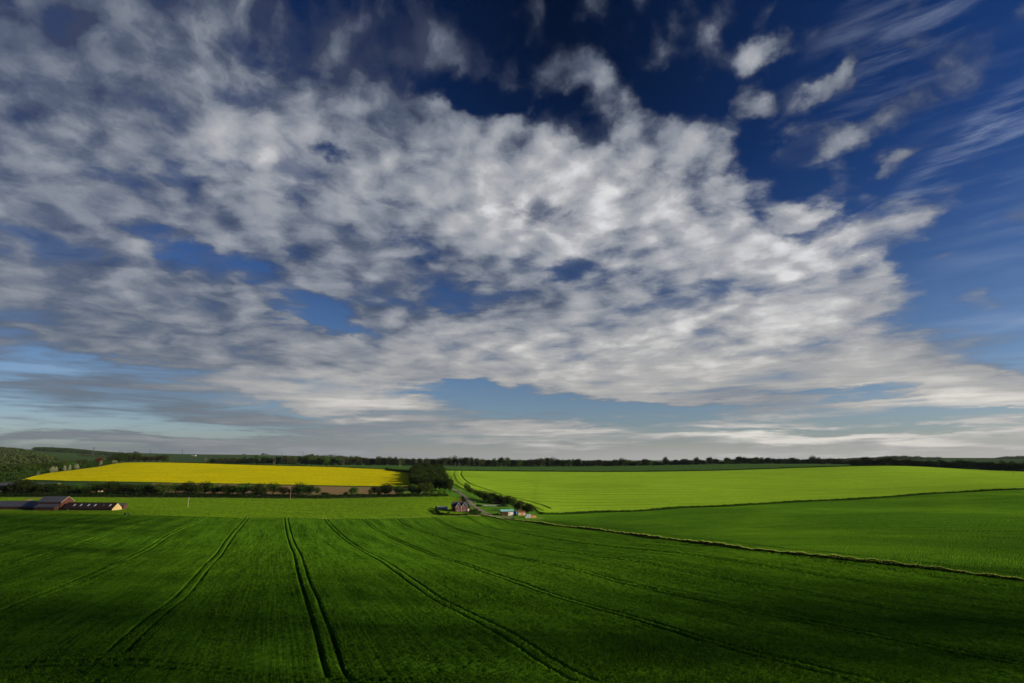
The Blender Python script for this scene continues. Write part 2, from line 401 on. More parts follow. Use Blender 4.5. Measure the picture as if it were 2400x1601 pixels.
def crop_mat(name, ca, cb, cc, row=3.0, patch=.02, bump=.6, rowstr=.5, rot=UR, fine=2.2, speck=None, lines=None):
    m, n, out = newmat(name)
    p = posco(n)
    r = n.mapping(p, rot=(0,0,-rot))
    rows = n.noise(n.mapping(r, sc=(row, .035, 0)), 1.0, 3, .6)
    band = n.noise(n.mapping(r, sc=(.18, .012, 0)), 1.0, 3, .55)
    big = n.noise(n.mapping(p, sc=(patch, patch, 0)), 1.0, 5, .6)
    tuft = n.noise(n.mapping(p, sc=(fine, fine, fine)), 1.0, 5, .7)
    mid = n.noise(n.mapping(p, sc=(.25, .4, .3)), 1.0, 4, .65)
    f = n.add(n.mul(n.m('SUBTRACT', rows, .5), rowstr), n.mul(n.m('SUBTRACT', tuft, .5), 1.2))
    f = n.add(f, n.mul(n.m('SUBTRACT', mid, .5), .9)); f = n.add(f, n.mul(n.m('SUBTRACT', band, .5), .6*rowstr+.15))
    f = n.add(f, .5)
    c = n.mix(n.smooth(f, .1, .9), ca, cb)
    c = n.mix(n.smooth(big, .45, .75), c, cc)
    if speck:
        sp = n.noise(n.mapping(p, sc=(1.1,1.1,1.1)), 1.0, 2, .6)
        c = n.mix(n.mul(n.smooth(sp, .60, .70), speck[1]), c, speck[0])
    if lines:
        sp_, wd_, st_ = lines
        rr = n.sep(n.vm('ADD', r, n.vm('SCALE', n.noise(n.mapping(p, sc=(.004,.004,0)), 1.0, 2, .5, out='Color'), scale=14.0)))[0]
        fr = n.m('ABSOLUTE', n.m('SUBTRACT', n.m('FRACT', n.m('DIVIDE', rr, sp_)), .5))
        ln_ = n.smooth(fr, .0, wd_/sp_, 1.0, 0.0)
        ln_ = n.mul(ln_, n.smooth(n.noise(n.mapping(r, sc=(.05,.006,0)), 1.0, 3, .6), .35, .6))
        c = n.mix(n.mul(ln_, st_), c, tuple(x*.35 for x in ca[:3])+(1,))
    h = n.add(tuft, n.mul(rows, .6))
    b = bsdf(n, out, c, .9, .0, h, bump, .25)
    return m
M = {}

def L(r,g,b): return (r,g,b,1)
M['far'] = crop_mat('far_grass', L(.030,.065,.022), L(.048,.095,.030), L(.06,.085,.03), patch=.004, row=.3, fine=.3, rowstr=.3, bump=.1)
M['wheat'] = crop_mat('wheat', L(.020,.066,.003), L(.092,.225,.010), L(.092,.210,.008), row=2.4, patch=.018, rowstr=1.5, bump=.9)
M['wheat2'] = crop_mat('wheat_right', L(.050,.135,.007), L(.105,.255,.013), L(.150,.320,.012), lines=(24.0, 1.4, .5), row=1.2, patch=.012, rowstr=.4, rot=R(80), bump=.7, fine=1.2)  # brightest third colour paints soft sunlit patches into the crop
M['barley'] = crop_mat('barley', L(.18,.35,.018), L(.36,.56,.028), L(.22,.38,.020), lines=(24.0, 3.4, .55), row=.5, patch=.008, rowstr=.8, rot=R(84), bump=.4, fine=.9)
M['meadow'] = crop_mat('meadow', L(.030,.085,.005), L(.22,.39,.014), L(.115,.23,.010), row=.2, patch=.02, rowstr=.2, rot=R(80), bump=1.0, fine=.55)
M['rape'] = crop_mat('rape', L(.36,.34,.002), L(.74,.65,.004), L(.48,.47,.004), lines=(24.0, 3.2, .30), row=.35, patch=.010, rowstr=.8, rot=R(86), bump=.5, fine=.6)
M['rapestem'] = crop_mat('rape_stems', L(.03,.07,.01), L(.06,.12,.02), L(.05,.10,.02), fine=2)
M['strip'] = crop_mat('far_wheat', L(.042,.095,.022), L(.070,.150,.032), L(.06,.125,.026), row=.2, patch=.006, rot=R(88), fine=.5, bump=.3)
M['soil'] = crop_mat('soil', L(.16,.11,.055), L(.28,.20,.10), L(.20,.17,.06), row=.4, patch=.02, rowstr=.9, rot=R(86), fine=.8)
M['verge'] = crop_mat('verge', L(.05,.15,.01), L(.12,.28,.02), L(.10,.20,.03), row=.6, patch=.05, fine=1.5, bump=.8)

# the ground: one sheet out to the horizon
YR = np.concatenate([np.linspace(-80, 6, 12), np.exp(np.linspace(math.log(8), math.log(11500), 560))])
AR = np.concatenate([np.linspace(-2.3, -1.15, 24)[:-1], np.linspace(-1.15, 1.15, 520), np.linspace(1.15, 2.3, 24)[1:]])
yy, aa = np.meshgrid(YR, AR, indexing='ij'); xx = aa*np.maximum(yy, 30)
zz_ = zt(xx, yy)
g = npmesh('ground', np.stack([xx, yy, zz_], -1).reshape(-1, 3), grid_faces(*xx.shape), M['far'], smooth=True); tag(g, kind='structure')

def curve(pts, y0=45):
    w = [at(c, r, y0) for c, r in pts]; w.sort(key=lambda p: p.x/p.y)
    A = np.array([p.x/p.y for p in w]); Y = np.array([p.y for p in w])
    return lambda a: np.interp(a, A, Y)

def field(name, lo, hi, c0, c1, mat, h=.5, na=400, ny=120, rough=.06, y0=45, trench=None, skirt=True, rag=0.0):
    "crop standing h tall between a near and a far edge, sides and all"
    if not callable(lo): lo = curve(lo, y0)
    if not callable(hi): hi = curve(hi, y0)
    a = np.linspace(float(aqv(c0, 1100)[0]), float(aqv(c1, 1100)[0]), na)
    t = np.linspace(0, 1, ny)
    l = lo(a); hh = np.maximum(hi(a), l+.05)
    if rag: l = l+rng.normal(0, rag, na)
    Y = l[None]+(hh-l)[None]*t[:,None]; X = a[None]*Y
    Z0 = zt(X, Y); H = np.full_like(X, h)+rng.normal(0, rough, X.shape)
    if trench is not None: H = np.where(trench(X, Y), .06, H)
    Z = Z0+np.maximum(H, .04)
    if skirt:
        z = np.full((ny+2, na+2), 0.0); x = z.copy(); y = z.copy()
        x[1:-1,1:-1] = X; y[1:-1,1:-1] = Y; z[1:-1,1:-1] = Z
        for A_, B_ in ((x, X), (y, Y), (z, Z0-.1)):
            A_[0,1:-1] = B_[0]; A_[-1,1:-1] = B_[-1]; A_[1:-1,0] = B_[:,0]; A_[1:-1,-1] = B_[:,-1]
            A_[0,0] = B_[0,0]; A_[0,-1] = B_[0,-1]; A_[-1,0] = B_[-1,0]; A_[-1,-1] = B_[-1,-1]
        X, Y, Z = x, y, z
    o = npmesh(name, np.stack([X, Y, Z], -1).reshape(-1, 3), grid_faces(*X.shape), mat, smooth=True)
    tag(o, kind='structure'); return o

# --- grass bank between the two wheat fields (parallel to the tramlines)
BANKPX = [(1128,1210.5),(1147,1213),(1176,1219),(1217,1222),(1268,1228),(1360,1240),(1455,1252),(1600,1271),(1761,1293),(1890,1306),(2017,1321),(2221,1344),(2400,1367),(2600,1392)]
BANK = [at(c, r) for c, r in BANKPX]
BV = np.array([(TS*p.x+p.y)/TN for p in BANK]); BU = np.array([(p.x-TS*p.y)/TN for p in BANK])
_o = np.argsort(BV); BV = BV[_o]; BU = BU[_o]
def bank_u(v): return np.interp(v, BV, BU)
def uv2xy(u, v): return (u+TS*v)/TN, (v-TS*u)/TN
# far edge of the near wheat
EDGE = curve([(-700,1208),(-300,1208),(0,1208),(100,1208.5),(290,1210),(400,1213),(600,1216.5),(760,1218),(900,1217.5),(1000,1214),(1060,1212),(1128,1211.5),(1150,1214)])
# --- near wheat field with real wheel ruts, grid laid along the drill rows
tram = [(-64+24*k)/TN for k in range(-12, 12)]
us = [-330.0]
ruts = []
for u0 in tram:
    for w in (-.95, .95): ruts += [u0+w]
ruts = [r_ for r_ in ruts if r_ < 158]
edges = sorted([r_+e for r_ in ruts for e in (-.30, -.22, .22, .30)])
cur = -330.0; cols = [cur]; kind_ = [0]
for r_ in sorted(ruts):
    ww_ = .17 if r_ < 40 else .24
    a_, b_ = r_-ww_-.07, r_+ww_+.07
    if a_ < -330: continue
    n_ = max(1, int(round((a_-cols[-1])/.42)))
    for q_ in np.linspace(cols[-1], a_, n_+1)[1:]: cols.append(q_); kind_.append(0)
    cols += [r_-ww_, r_+ww_, b_]; kind_ += [1, 1, 0]
n_ = int((172-cols[-1])/.42)
for q_ in np.linspace(cols[-1], 172, n_+1)[1:]: cols.append(q_); kind_.append(0)
U = np.array(cols); RUT = np.array(kind_, bool)
V = [30.0]
while V[-1] < 640: V.append(V[-1]+max(.34, .0042*V[-1]))
V = np.array(V)
VV, UU = np.meshgrid(V, U, indexing='ij')
UU = np.minimum(UU, bank_u(VV)[:, :]-1.2) if False else np.where(UU > bank_u(VV)-1.0, bank_u(VV)-1.0, UU)
X, Y = uv2xy(UU, VV)
# where a row crosses the field edge the crop stops
a_ = X/np.maximum(Y, 20); ye = EDGE(a_)
over = Y > ye
Ycl = np.where(over, ye, Y); Xcl = np.where(over, X+(Ycl-Y)*TS, X)
X, Y = Xcl, Ycl
wob = .10*np.sin(VV/31.0+UU*.3)+.05*np.sin(VV/9.1+UU)
X = X+np.where(over, 0, wob*np.clip((VV-40)/60, 0, 1))
# ruts only between the headland and the edge; the westernmost are half grown over
HEADV = 68.0
depth = np.ones_like(X)
rutmask = RUT[None]&(VV > 0)
def headland(x, y):
    yl = np.interp(x, [-75, -60, -25, 20], [67.8, 66.8, 62.6, 58.0])
    return yl
hl = headland(X, Y)
rutmask = rutmask&(Y > hl+2.0)
# the second pair stops short of the headland
u2 = (-64+48)/TN
rutmask = rutmask&~((np.abs(UU-u2) < 2)&(Y < 68.5))
weak = UU < (-64+30)/TN
h = .58+rng.normal(0, .07, X.shape)+.03*np.sin(UU*2*math.pi/3.0)*0
# lodged and thin patches
def patchn(x, y, s, seed):
    r_ = np.random.default_rng(seed); out = np.zeros_like(x)
    for k in range(14):
        kx, ky = r_.normal(0, 1, 2)*s; ph = r_.uniform(0, 6.28); out += np.sin(x*kx+y*ky+ph)
    return out/14**.5
h = h+.05*patchn(X, Y, .25, 3)+.035*patchn(UU, VV*.1, 1.6, 4)
h = np.where(rutmask, np.where(weak, h-.24, .12), h)
hr = (np.abs(Y-hl-.95) < .30)|(np.abs(Y-hl+.95) < .30)
h = np.where(hr&(X < -28+18), .10, h)
Z = zt(X, Y)+np.maximum(h, .04)
# skirts
def skirted(X, Y, Z, Z0):
    pad = lambda A: np.pad(A, 1, mode='edge')
    x, y, z = pad(X), pad(Y), pad(Z); z0 = pad(Z0)
    for sl in ((0, slice(None)), (-1, slice(None)), (slice(None), 0), (slice(None), -1)): z[sl] = z0[sl]-.1
    return x, y, z
x, y, z = skirted(X, Y, Z, zt(X, Y))
o = npmesh('wheat_field', np.stack([x, y, z], -1).reshape(-1, 3), grid_faces(*x.shape), M['wheat'], smooth=True)
tag(o, kind='structure')

# leaf blades standing proud of the near crop
m, n, out = newmat('blades'); pn = posco(n)
cb_ = n.mix(n.noise(pn, 1.7, 3, .7), L(.025,.076,.003), L(.125,.265,.011))
d_ = n.node('ShaderNodeBsdfDiffuse'); n.put(d_.inputs[0], cb_); t_ = n.node('ShaderNodeBsdfTranslucent'); n.put(t_.inputs[0], cb_)
mx = n.node('ShaderNodeMixShader'); mx.inputs[0].default_value = .3; n.l.new(d_.outputs[0], mx.inputs[1]); n.l.new(t_.outputs[0], mx.inputs[2]); n.l.new(mx.outputs[0], out.inputs[0]); M['blades'] = m
Nb = 300000
by_ = np.exp(rng.uniform(math.log(56), math.log(170), Nb)); bx_ = rng.uniform(-1.02, 1.02, Nb)*by_
bu = (bx_-TS*by_)/TN; bv = (TS*bx_+by_)/TN
inr = np.zeros(Nb, bool)
for r_ in ruts: inr |= np.abs(bu-r_) < .30
bh = headland(bx_, by_); inr |= ((np.abs(by_-bh-.95) < .4)|(np.abs(by_-bh+.95) < .4))&(bx_ < -10)
keep = ~inr&(bu < bank_u(bv)-1.3)&(np.sin(bu*2*math.pi/.5) > -.55)
bx_, by_ = bx_[keep], by_[keep]; nb = len(bx_)
th_ = rng.uniform(0, 6.28, nb); hl_ = rng.uniform(.10, .26, nb)*(1+.25*patchn(bx_, by_, .5, 9)); wl_ = rng.uniform(.035, .09, nb)*(by_/75)**.6
tl = rng.normal(0, .09, (nb, 2)); bz = zt(bx_, by_)+.50
dx_v = np.cos(th_)*wl_; dy_v = np.sin(th_)*wl_
q_ = np.stack([np.stack([bx_-dx_v, by_-dy_v, bz], 1), np.stack([bx_+dx_v, by_+dy_v, bz], 1), np.stack([bx_+dx_v*.5+tl[:,0], by_+dy_v*.5+tl[:,1], bz+hl_], 1), np.stack([bx_-dx_v*.5+tl[:,0], by_-dy_v*.5+tl[:,1], bz+hl_], 1)], 1)
ob = npmesh('wheat_leaves', q_.reshape(-1, 3), np.arange(nb*4).reshape(-1, 4), M['blades']); tag(ob, 'green wheat leaves standing over the near field', 'crop', kind='stuff')

# --- meadow below the hedge
HEDGEROW = [(-600,1166),(0,1166),(300,1166.5),(500,1167.5),(760,1169.5),(900,1166.5),(1000,1165),(1060,1164)]
MEADN = [(-700,1207.2),(0,1207.2),(100,1207.6),(290,1209.2),(400,1212.2),(600,1215.6),(760,1217),(900,1216.5),(1000,1213),(1060,1208),(1112,1203)]
field('meadow', lambda a: EDGE(a)+1.5, HEDGEROW+[(1080,1170),(1100,1190),(1110,1200)], -600, 1110, M['meadow'], .22, 900, 260, .09)
# --- bare soil behind the hedgerow trees
RAPEN = [(-200,1130),(56,1126.5),(150,1128.5),(400,1132.8),(550,1135),(780,1139.5),(966,1141)]
RAPEF = [(56,1125.4),(80,1118),(119,1110),(170,1104),(230,1096),(272,1088),(293,1086),(400,1086),(550,1090.3),(780,1096.3),(833,1099),(913,1102.5),(966,1106)]
field('ploughed_field', [(360,1156),(700,1160),(1000,1156)], [(c, r+.8) for c, r in RAPEN], 360, 1000, M['soil'], .08, 300, 60, .05, skirt=False, y0=540)
# --- oilseed rape in flower: yellow tops over dark stems
rl = curve(RAPEN, 560); rh = curve(RAPEF, 560)
def rape_gap(x, y):
    return np.zeros_like(x, bool)
field('rapeseed_field', rl, rh, 56, 966, M['rape'], 1.15, 700, 150, .10)
ro = field('rapeseed_edge', lambda a: rl(a)-.9, lambda a: rl(a)-.15, 58, 966, M['rapestem'], .72, 700, 4, .18)
tag(ro, kind='structure')
# --- dark green strip in front of the far belt
BARF = [(1042,1104.5),(1082,1104.4),(1200,1105.8),(1300,1106.6),(1540,1106.6),(1640,1105),(1713,1103.4),(1861,1098.2),(2000,1094),(2096,1093),(2257,1099.5),(2400,1106.5),(2700,1112)]
field('far_wheat_field', lambda a: curve([(420,1087),(550,1090),(780,1095.6),(833,1099),(913,1101.5),(1000,1104),(1042,1103.6),(1300,1105.8),(1540,1105.8),(1713,1102.6),(1861,1097.6),(2000,1093.4),(2100,1092.6)], 700)(a)+3,
      [(420,1085.5),(560,1088.6),(780,1090),(950,1092),(1080,1093.6),(1300,1094.3),(1500,1092),(1700,1088.5),(1900,1088),(2000,1090),(2100,1091.8)], 600, 2090, M['strip'], .4, 400, 40, .05, y0=700)
# --- bright barley with its curved headland ruts
BARN = [(1042,1106),(1043,1111),(1051,1125),(1064,1135),(1079,1143),(1089,1148),(1191,1168.5),(1250,1187),(1262,1200),(1275,1204.5),(1344,1202),(1400,1200),(1500,1197),(1606,1188.5),(1713,1185),(1819,1178),(1925,1172.5),(2000,1170),(2056,1166),(2190,1156),(2300,1150),(2400,1146),(2700,1138)]
def polyw(pts, y0=380): return np.array([[p.x, p.y] for p in (at(c, r, y0) for c, r in pts)])
def dist_poly(X, Y, P_):
    d = np.full(X.shape, 1e9)
    for (x0, y0), (x1, y1) in zip(P_[:-1], P_[1:]):
        dx, dy = x1-x0, y1-y0; L2 = dx*dx+dy*dy
        t = np.clip(((X-x0)*dx+(Y-y0)*dy)/L2, 0, 1)
        d = np.minimum(d, np.hypot(X-x0-t*dx, Y-y0-t*dy))
    return d
T_IN = polyw([(1064.5,1105),(1062,1111),(1066,1123),(1076,1134),(1089,1141.5),(1110,1149),(1140,1158),(1180,1168),(1230,1180),(1252,1189),(1262,1194),(1273,1198.5),(1344,1197),(1440,1193.5),(1540,1188.5),(1700,1180.5),(1800,1174)])
T_OUT = polyw([(1081,1105),(1078.5,1111),(1084,1121),(1094,1130),(1110,1138.5),(1128,1144),(1153,1152.5),(1179,1162),(1217,1170),(1249,1178.7),(1272,1185.7),(1290,1193.5),(1344,1191),(1440,1188),(1540,1184),(1700,1176),(1850,1168)])
def bar_rut(X, Y):
    d1 = dist_poly(X, Y, T_IN); d2 = dist_poly(X, Y, T_OUT)
    m = (np.abs(d1-1.0) < .5)|(d2 < 1.15)
    near = (d1 > 1.5)
    # tramlines running across the slope
    u = (Y+X*.10); k = np.abs(((u+6) % 24)-12)
    t = (np.abs(k-.95) < .22)&(d2 > 3)&(X > np.interp(Y, T_OUT[:,1][::-1], T_OUT[:,0][::-1]))
    return m|(t)
barley = field('barley_field', curve(BARN, 400), curve(BARF, 600), 1042, 2700, M['barley'], .62, 1500, 700, .018, trench=bar_rut)
# --- right hand wheat
RN = curve([(1150,1211),(1176,1216.5),(1217,1219.5),(1268,1225),(1360,1238),(1455,1249),(1600,1268.5),(1761,1290),(1890,1303),(2017,1318),(2221,1341),(2400,1364),(2700,1400)])
RF = curve([(1200,1214),(1273,1207.5),(1400,1203),(1500,1200.5),(1606,1192.3),(1713,1188.8),(1819,1182),(1925,1176),(2000,1173.4),(2056,1169.6),(2190,1159),(2400,1149),(2700,1141)])
def rw_rut(X, Y):
    u = (X-TS*Y)/TN; b = bank_u((TS*X+Y)/TN)
    k = u-b
    return (np.abs(np.abs(k-13)-.95) < .26)|(np.abs(np.abs(((Y+X*.14) % 24)-12)-.95) < .2)&(k > 14)&(np.sin(X*.013+Y*.02) > .1)
field('wheat_field', RN, RF, 1205, 2700, M['wheat2'], .45, 1500, 560, .05, trench=rw_rut)

# ------------------------------------------------------------------ trees, bushes, hedges
def leaf_mat(name, dark, light, hue=.03):
    m, n, out = newmat(name)
    oi = n.node('ShaderNodeObjectInfo').outputs['Random']
    p = objco(n)
    nz = n.noise(p, 5.0, 3, .6)
    c = n.mix(n.smooth(nz, .3, .72), dark, light)
    hs = n.node('ShaderNodeHueSaturation'); n.put(hs.inputs['Hue'], n.lin(oi, 0, 1, .5-hue, .5+hue)); n.put(hs.inputs['Value'], n.lin(oi, 0, 1, .7, 1.3)); n.put(hs.inputs['Color'], c)
    hs.inputs['Saturation'].default_value = 1.0
    d = n.node('ShaderNodeBsdfDiffuse'); n.put(d.inputs[0], hs.outputs[0])
    t = n.node('ShaderNodeBsdfTranslucent'); n.put(t.inputs[0], n.mix(1.0, hs.outputs[0], (1.1,1.3,.5,1), 'MULTIPLY'))
    mx = n.node('ShaderNodeMixShader'); mx.inputs[0].default_value = .28
    n.l.new(d.outputs[0], mx.inputs[1]); n.l.new(t.outputs[0], mx.inputs[2]); n.l.new(mx.outputs[0], out.inputs[0])
    return m
M['leaf'] = leaf_mat('leaf', L(.030,.055,.008), L(.085,.145,.020))
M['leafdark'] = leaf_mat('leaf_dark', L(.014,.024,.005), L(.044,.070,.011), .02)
M['leafolive'] = leaf_mat('leaf_olive', L(.040,.042,.014), L(.085,.085,.028), .02)
M['leafcopper'] = leaf_mat('leaf_copper', L(.05,.018,.012), L(.12,.04,.025), .02)
M['blossom'] = leaf_mat('blossom', L(.06,.09,.03), L(.42,.42,.28), .01)
M['fargreen'] = leaf_mat('leaf_far', L(.026,.036,.012), L(.070,.082,.026), .03)
m, n, out = newmat('bark'); bsdf(n, out, n.mix(n.noise(objco(n), 12, 4), L(.035,.028,.02), L(.10,.08,.06)), .9, .1); M['bark'] = m

def leafquads(ctr, size, r_):
    n_ = len(ctr)
    nrm = r_.normal(size=(n_,3)); nrm /= np.linalg.norm(nrm, axis=1)[:,None]
    t = np.cross(nrm, r_.normal(size=(n_,3))); t /= np.linalg.norm(t, axis=1)[:,None]+1e-9
    b = np.cross(nrm, t); s = size*r_.uniform(.6, 1.35, (n_,1))
    co = np.stack([ctr-t*s, ctr-b*s*.7, ctr+t*s, ctr+b*s*.7], 1).reshape(-1, 3)
    return co, np.arange(n_*4).reshape(-1, 4)

def crown_pts(r_, n_, base=.18, rx=.36, kind='round', clumps=34):
    "points filling lumpy clumps inside a crown of height 1"
    cz = []; 
    while len(cz) < clumps:
        p = r_.uniform(-1, 1, 3); rr = np.linalg.norm(p)
        if rr > 1 or rr < .35: continue
        if kind == 'cone' and np.hypot(p[0], p[1]) > (1-(p[2]+1)/2)*1.0+.12: continue
        if kind == 'spread' and p[2] < -.5: continue
        cz.append(p)
    cz = np.array(cz); cz *= r_.uniform(.72, 1.0, (clumps,1))
    mid = (1+base)/2; hz_ = (1-base)/2
    C_ = cz*np.array([rx, rx, hz_])*.84+np.array([0, 0, mid])
    cr_ = r_.uniform(.10, .19, clumps)*rx/.36*(1.0 if kind != 'cone' else .7)
    w = cr_**2; k = r_.choice(clumps, n_, p=w/w.sum())
    d = r_.normal(size=(n_,3)); d /= np.linalg.norm(d, axis=1)[:,None]
    rad = cr_[k][:,None]*r_.uniform(.45, 1.08, (n_,1))**.6
    pts = C_[k]+d*rad
    pts[:,2] = np.maximum(pts[:,2], .02)
    return pts

def make_trunk(r_, top=.55, w=.028):
    mb = MB(); lean = r_.normal(0, .02, 2)
    mb.tube([(0,0,-.03), (lean[0]*.4, lean[1]*.4, top*.4), (lean[0], lean[1], top)], [w*1.35, w, w*.55], 7)
    for k in range(5):
        t = r_.uniform(0, 6.28); z0 = top*r_.uniform(.45, .9); l = r_.uniform(.14, .26)
        p0 = Vector((lean[0]*z0/top, lean[1]*z0/top, z0))
        mb.tube([p0, p0+Vector((math.cos(t)*l*.5, math.sin(t)*l*.5, l*.45)), p0+Vector((math.cos(t)*l, math.sin(t)*l, l*1.1))], [w*.5, w*.35, w*.12], 5)
    return mb

PROTO = {}
def proto(kind, seed, mat, n_, base, rx, leaf, cl=34, trunk=True):
    r_ = np.random.default_rng(seed)
    pts = crown_pts(r_, n_, base, rx, kind, cl)
    co, fc = leafquads(pts, leaf, r_)
    me_c = npmesh('crown', co, fc, mat); me = me_c.data; bpy.data.objects.remove(me_c)
    tr = make_trunk(r_, .55 if kind != 'bush' else .3, .026 if kind != 'bush' else .02); to = tr.build('trunk', M['bark']); tm = to.data; bpy.data.objects.remove(to)
    return me, tm
for i in range(5): PROTO['round', i] = proto('round', 10+i, M['leaf'], 2600, .13, .40, .026)
for i in range(3): PROTO['dark', i] = proto('round', 30+i, M['leafdark'], 3200, .08, .42, .028, 44)
for i in range(3): PROTO['olive', i] = proto('round', 40+i, M['leafolive'], 2000, .15, .38, .026)
for i in range(2): PROTO['tall', i] = proto('round', 50+i, M['leaf'], 2200, .10, .24, .024)
for i in range(3): PROTO['bush', i] = proto('bush', 60+i, M['leaf'], 1300, .0, .48, .035, 24)
for i in range(2): PROTO['darkbush', i] = proto('bush', 64+i, M['leafdark'], 1300, .0, .48, .035, 24)
for i in range(2): PROTO['blossom', i] = proto('bush', 70+i, M['blossom'], 1300, .0, .46, .034, 24)
PROTO['copper', 0] = proto('round', 80, M['leafcopper'], 2200, .08, .42, .028)
PROTO['copperbush', 0] = proto('bush', 81, M['leafcopper'], 1200, .0, .5, .036)
PROTO['conifer', 0] = proto('cone', 90, M['leafdark'], 1800, .05, .26, .026)

def tree(name, kind, p, h, w, label, cat='tree', group=None, parts=True, rz=None):
    "p foot, h height, w crown width in metres"
    var = [k for k in PROTO if k[0] == kind]; k = var[random.randrange(len(var))]
    cm, tm = PROTO[k]
    rx = {'round':.40,'dark':.42,'olive':.38,'tall':.24,'bush':.48,'darkbush':.48,'blossom':.46,'copper':.42,'copperbush':.5,'conifer':.26}[kind]
    rz = random.uniform(0, 6.28) if rz is None else rz
    sc = (w/2/rx, w/2/rx, h)
    if parts:
        e = empty(name, p, rz); tag(e, label, cat, group)
        c = bpy.data.objects.new('crown', cm); t = bpy.data.objects.new('trunk', tm)
        for o_ in (c, t): COL.objects.link(o_); o_.parent = e; o_.scale = sc
        return e
    o_ = bpy.data.objects.new(name, cm); COL.objects.link(o_); o_.location = p; o_.rotation_euler = (0,0,rz); o_.scale = sc
    return tag(o_, label, cat, group)

def tree_px(name, kind, c, wpx, top, base, label, cat='tree', group=None, parts=True, Y=None, y0=45, sink=.4):
    "tree whose foot meets the ground at a picture point"
    if Y is None: p = at(c, base, y0)
    else:
        a, q = aqv(c, base); p = ground(float(a)*Y, Y)
    a, qt = aqv(c, top)
    h = float(qt)*p.y-p.z; w = wpx/FPX*p.y
    h = max(h, 1.2); p = Vector((p.x, p.y, p.z-sink*.5))
    return tree(name, kind, p, h+sink*.5, w, label, cat, group, parts)

# hedgerow trees behind the meadow hedge
HR = [(14,34,1136,'dark'),(49,40,1125,'dark'),(82,30,1135,'dark'),(106,26,1137,'round'),(126,44,1131,'dark'),(160,24,1139,'dark'),(182,26,1134,'round'),(204,24,1140,'dark'),(226,34,1131,'round'),
 (258,36,1131,'dark'),(290,32,1134,'dark'),(313,22,1146,'darkbush'),(335,32,1134,'dark'),(360,26,1142,'dark'),(383,36,1134,'round'),(411,22,1135,'round'),(440,30,1131,'dark'),(461,20,1138,'dark'),
 (479,26,1131,'dark'),(502,28,1135,'round'),(535,36,1136,'dark'),(570,38,1132,'round'),(606,32,1135,'dark'),(640,30,1134,'round'),(664,20,1142,'olive'),(683,14,1146,'olive'),
 (701,28,1134,'dark'),(723,24,1138,'dark'),(744,12,1145,'round'),(762,20,1155,'darkbush'),(810,10,1154,'darkbush'),(828,17,1142,'round'),(868,9,1148,'round'),(877,16,1141,'olive'),
 (888,12,1149,'darkbush'),(904,25,1135.5,'dark'),(935,18,1139,'round'),(967,15,1131,'tall'),(980,12,1142,'tall'),(998,27,1129.5,'round')]
LMK = [(0,90,'behind the grey barn roof at far left'),(90,200,'before the cream gabled farm shed'),(200,320,'in front of the small shed by the rapeseed'),
 (320,420,'left of the pole that stands in the meadow'),(420,500,'behind the pole that stands in the meadow'),(500,600,'in the middle of the hedgerow'),(600,690,'just left of the pole in the hedge'),
 (690,790,'just right of the pole in the hedge'),(790,860,'standing alone against the bare soil'),(860,925,'left of the thin pale pole'),(925,1015,'in front of the dark wood')]
def land(c):
    for a, b, t in LMK:
        if a <= c < b: return t
    return ''
KW = {'dark':'dark dense','round':'mid green rounded','olive':'thin olive green','darkbush':'low dark bushy','tall':'narrow upright green'}
def uniq(s): return s
for c, w, top, k in HR:
    tree_px('hedgerow_tree' if 'bush' not in k else 'hedgerow_bush', k, c, w*1.42, top-2.0, 1160, uniq('%s %s %s' % (KW[k], 'bush' if 'bush' in k else 'tree', land(c))),
            'tree' if 'bush' not in k else 'bush', 'trees of the hedgerow behind the meadow', Y=548+random.uniform(-8, 14))

# the dark wood beside the lane
WOOD = [(1000,36,1084,1103),(1022,32,1086,1106),(981,26,1087,1108),(1036,20,1094,1110),(1008,36,1090,1112),(986,34,1092,1117),(1024,34,1096,1119),(972,24,1096,1124),(1003,38,1098,1126),(1032,32,1104,1130),
 (984,34,1102,1132),(1012,38,1106,1138),(1040,32,1112,1142),(990,36,1112,1144),(972,22,1112,1140),(1020,42,1114,1149),(1044,30,1117,1151),(1003,34,1118,1150),(1053,16,1121,1153),(978,20,1120,1148),
 (972,18,1089,1106),(970,18,1092,1111),(969,18,1095,1115),(969,18,1099,1119),(968,18,1103,1127),(968,18,1107,1131),(969,20,1110,1136),(970,18,1114,1144)]
for i, (c, w, top, base) in enumerate(WOOD):
    side = 'rapeseed side' if c < 990 else ('lane side' if c > 1028 else 'middle')
    dep = 'at the back' if base < 1115 else ('halfway down' if base < 1135 else 'at the front')
    tree_px('wood_tree', 'dark', c, w*1.15, top, base, uniq('big dark tree %s of the lane wood, %s' % (dep, side)), 'tree', 'tall dark trees of the wood beside the lane', y0=560)

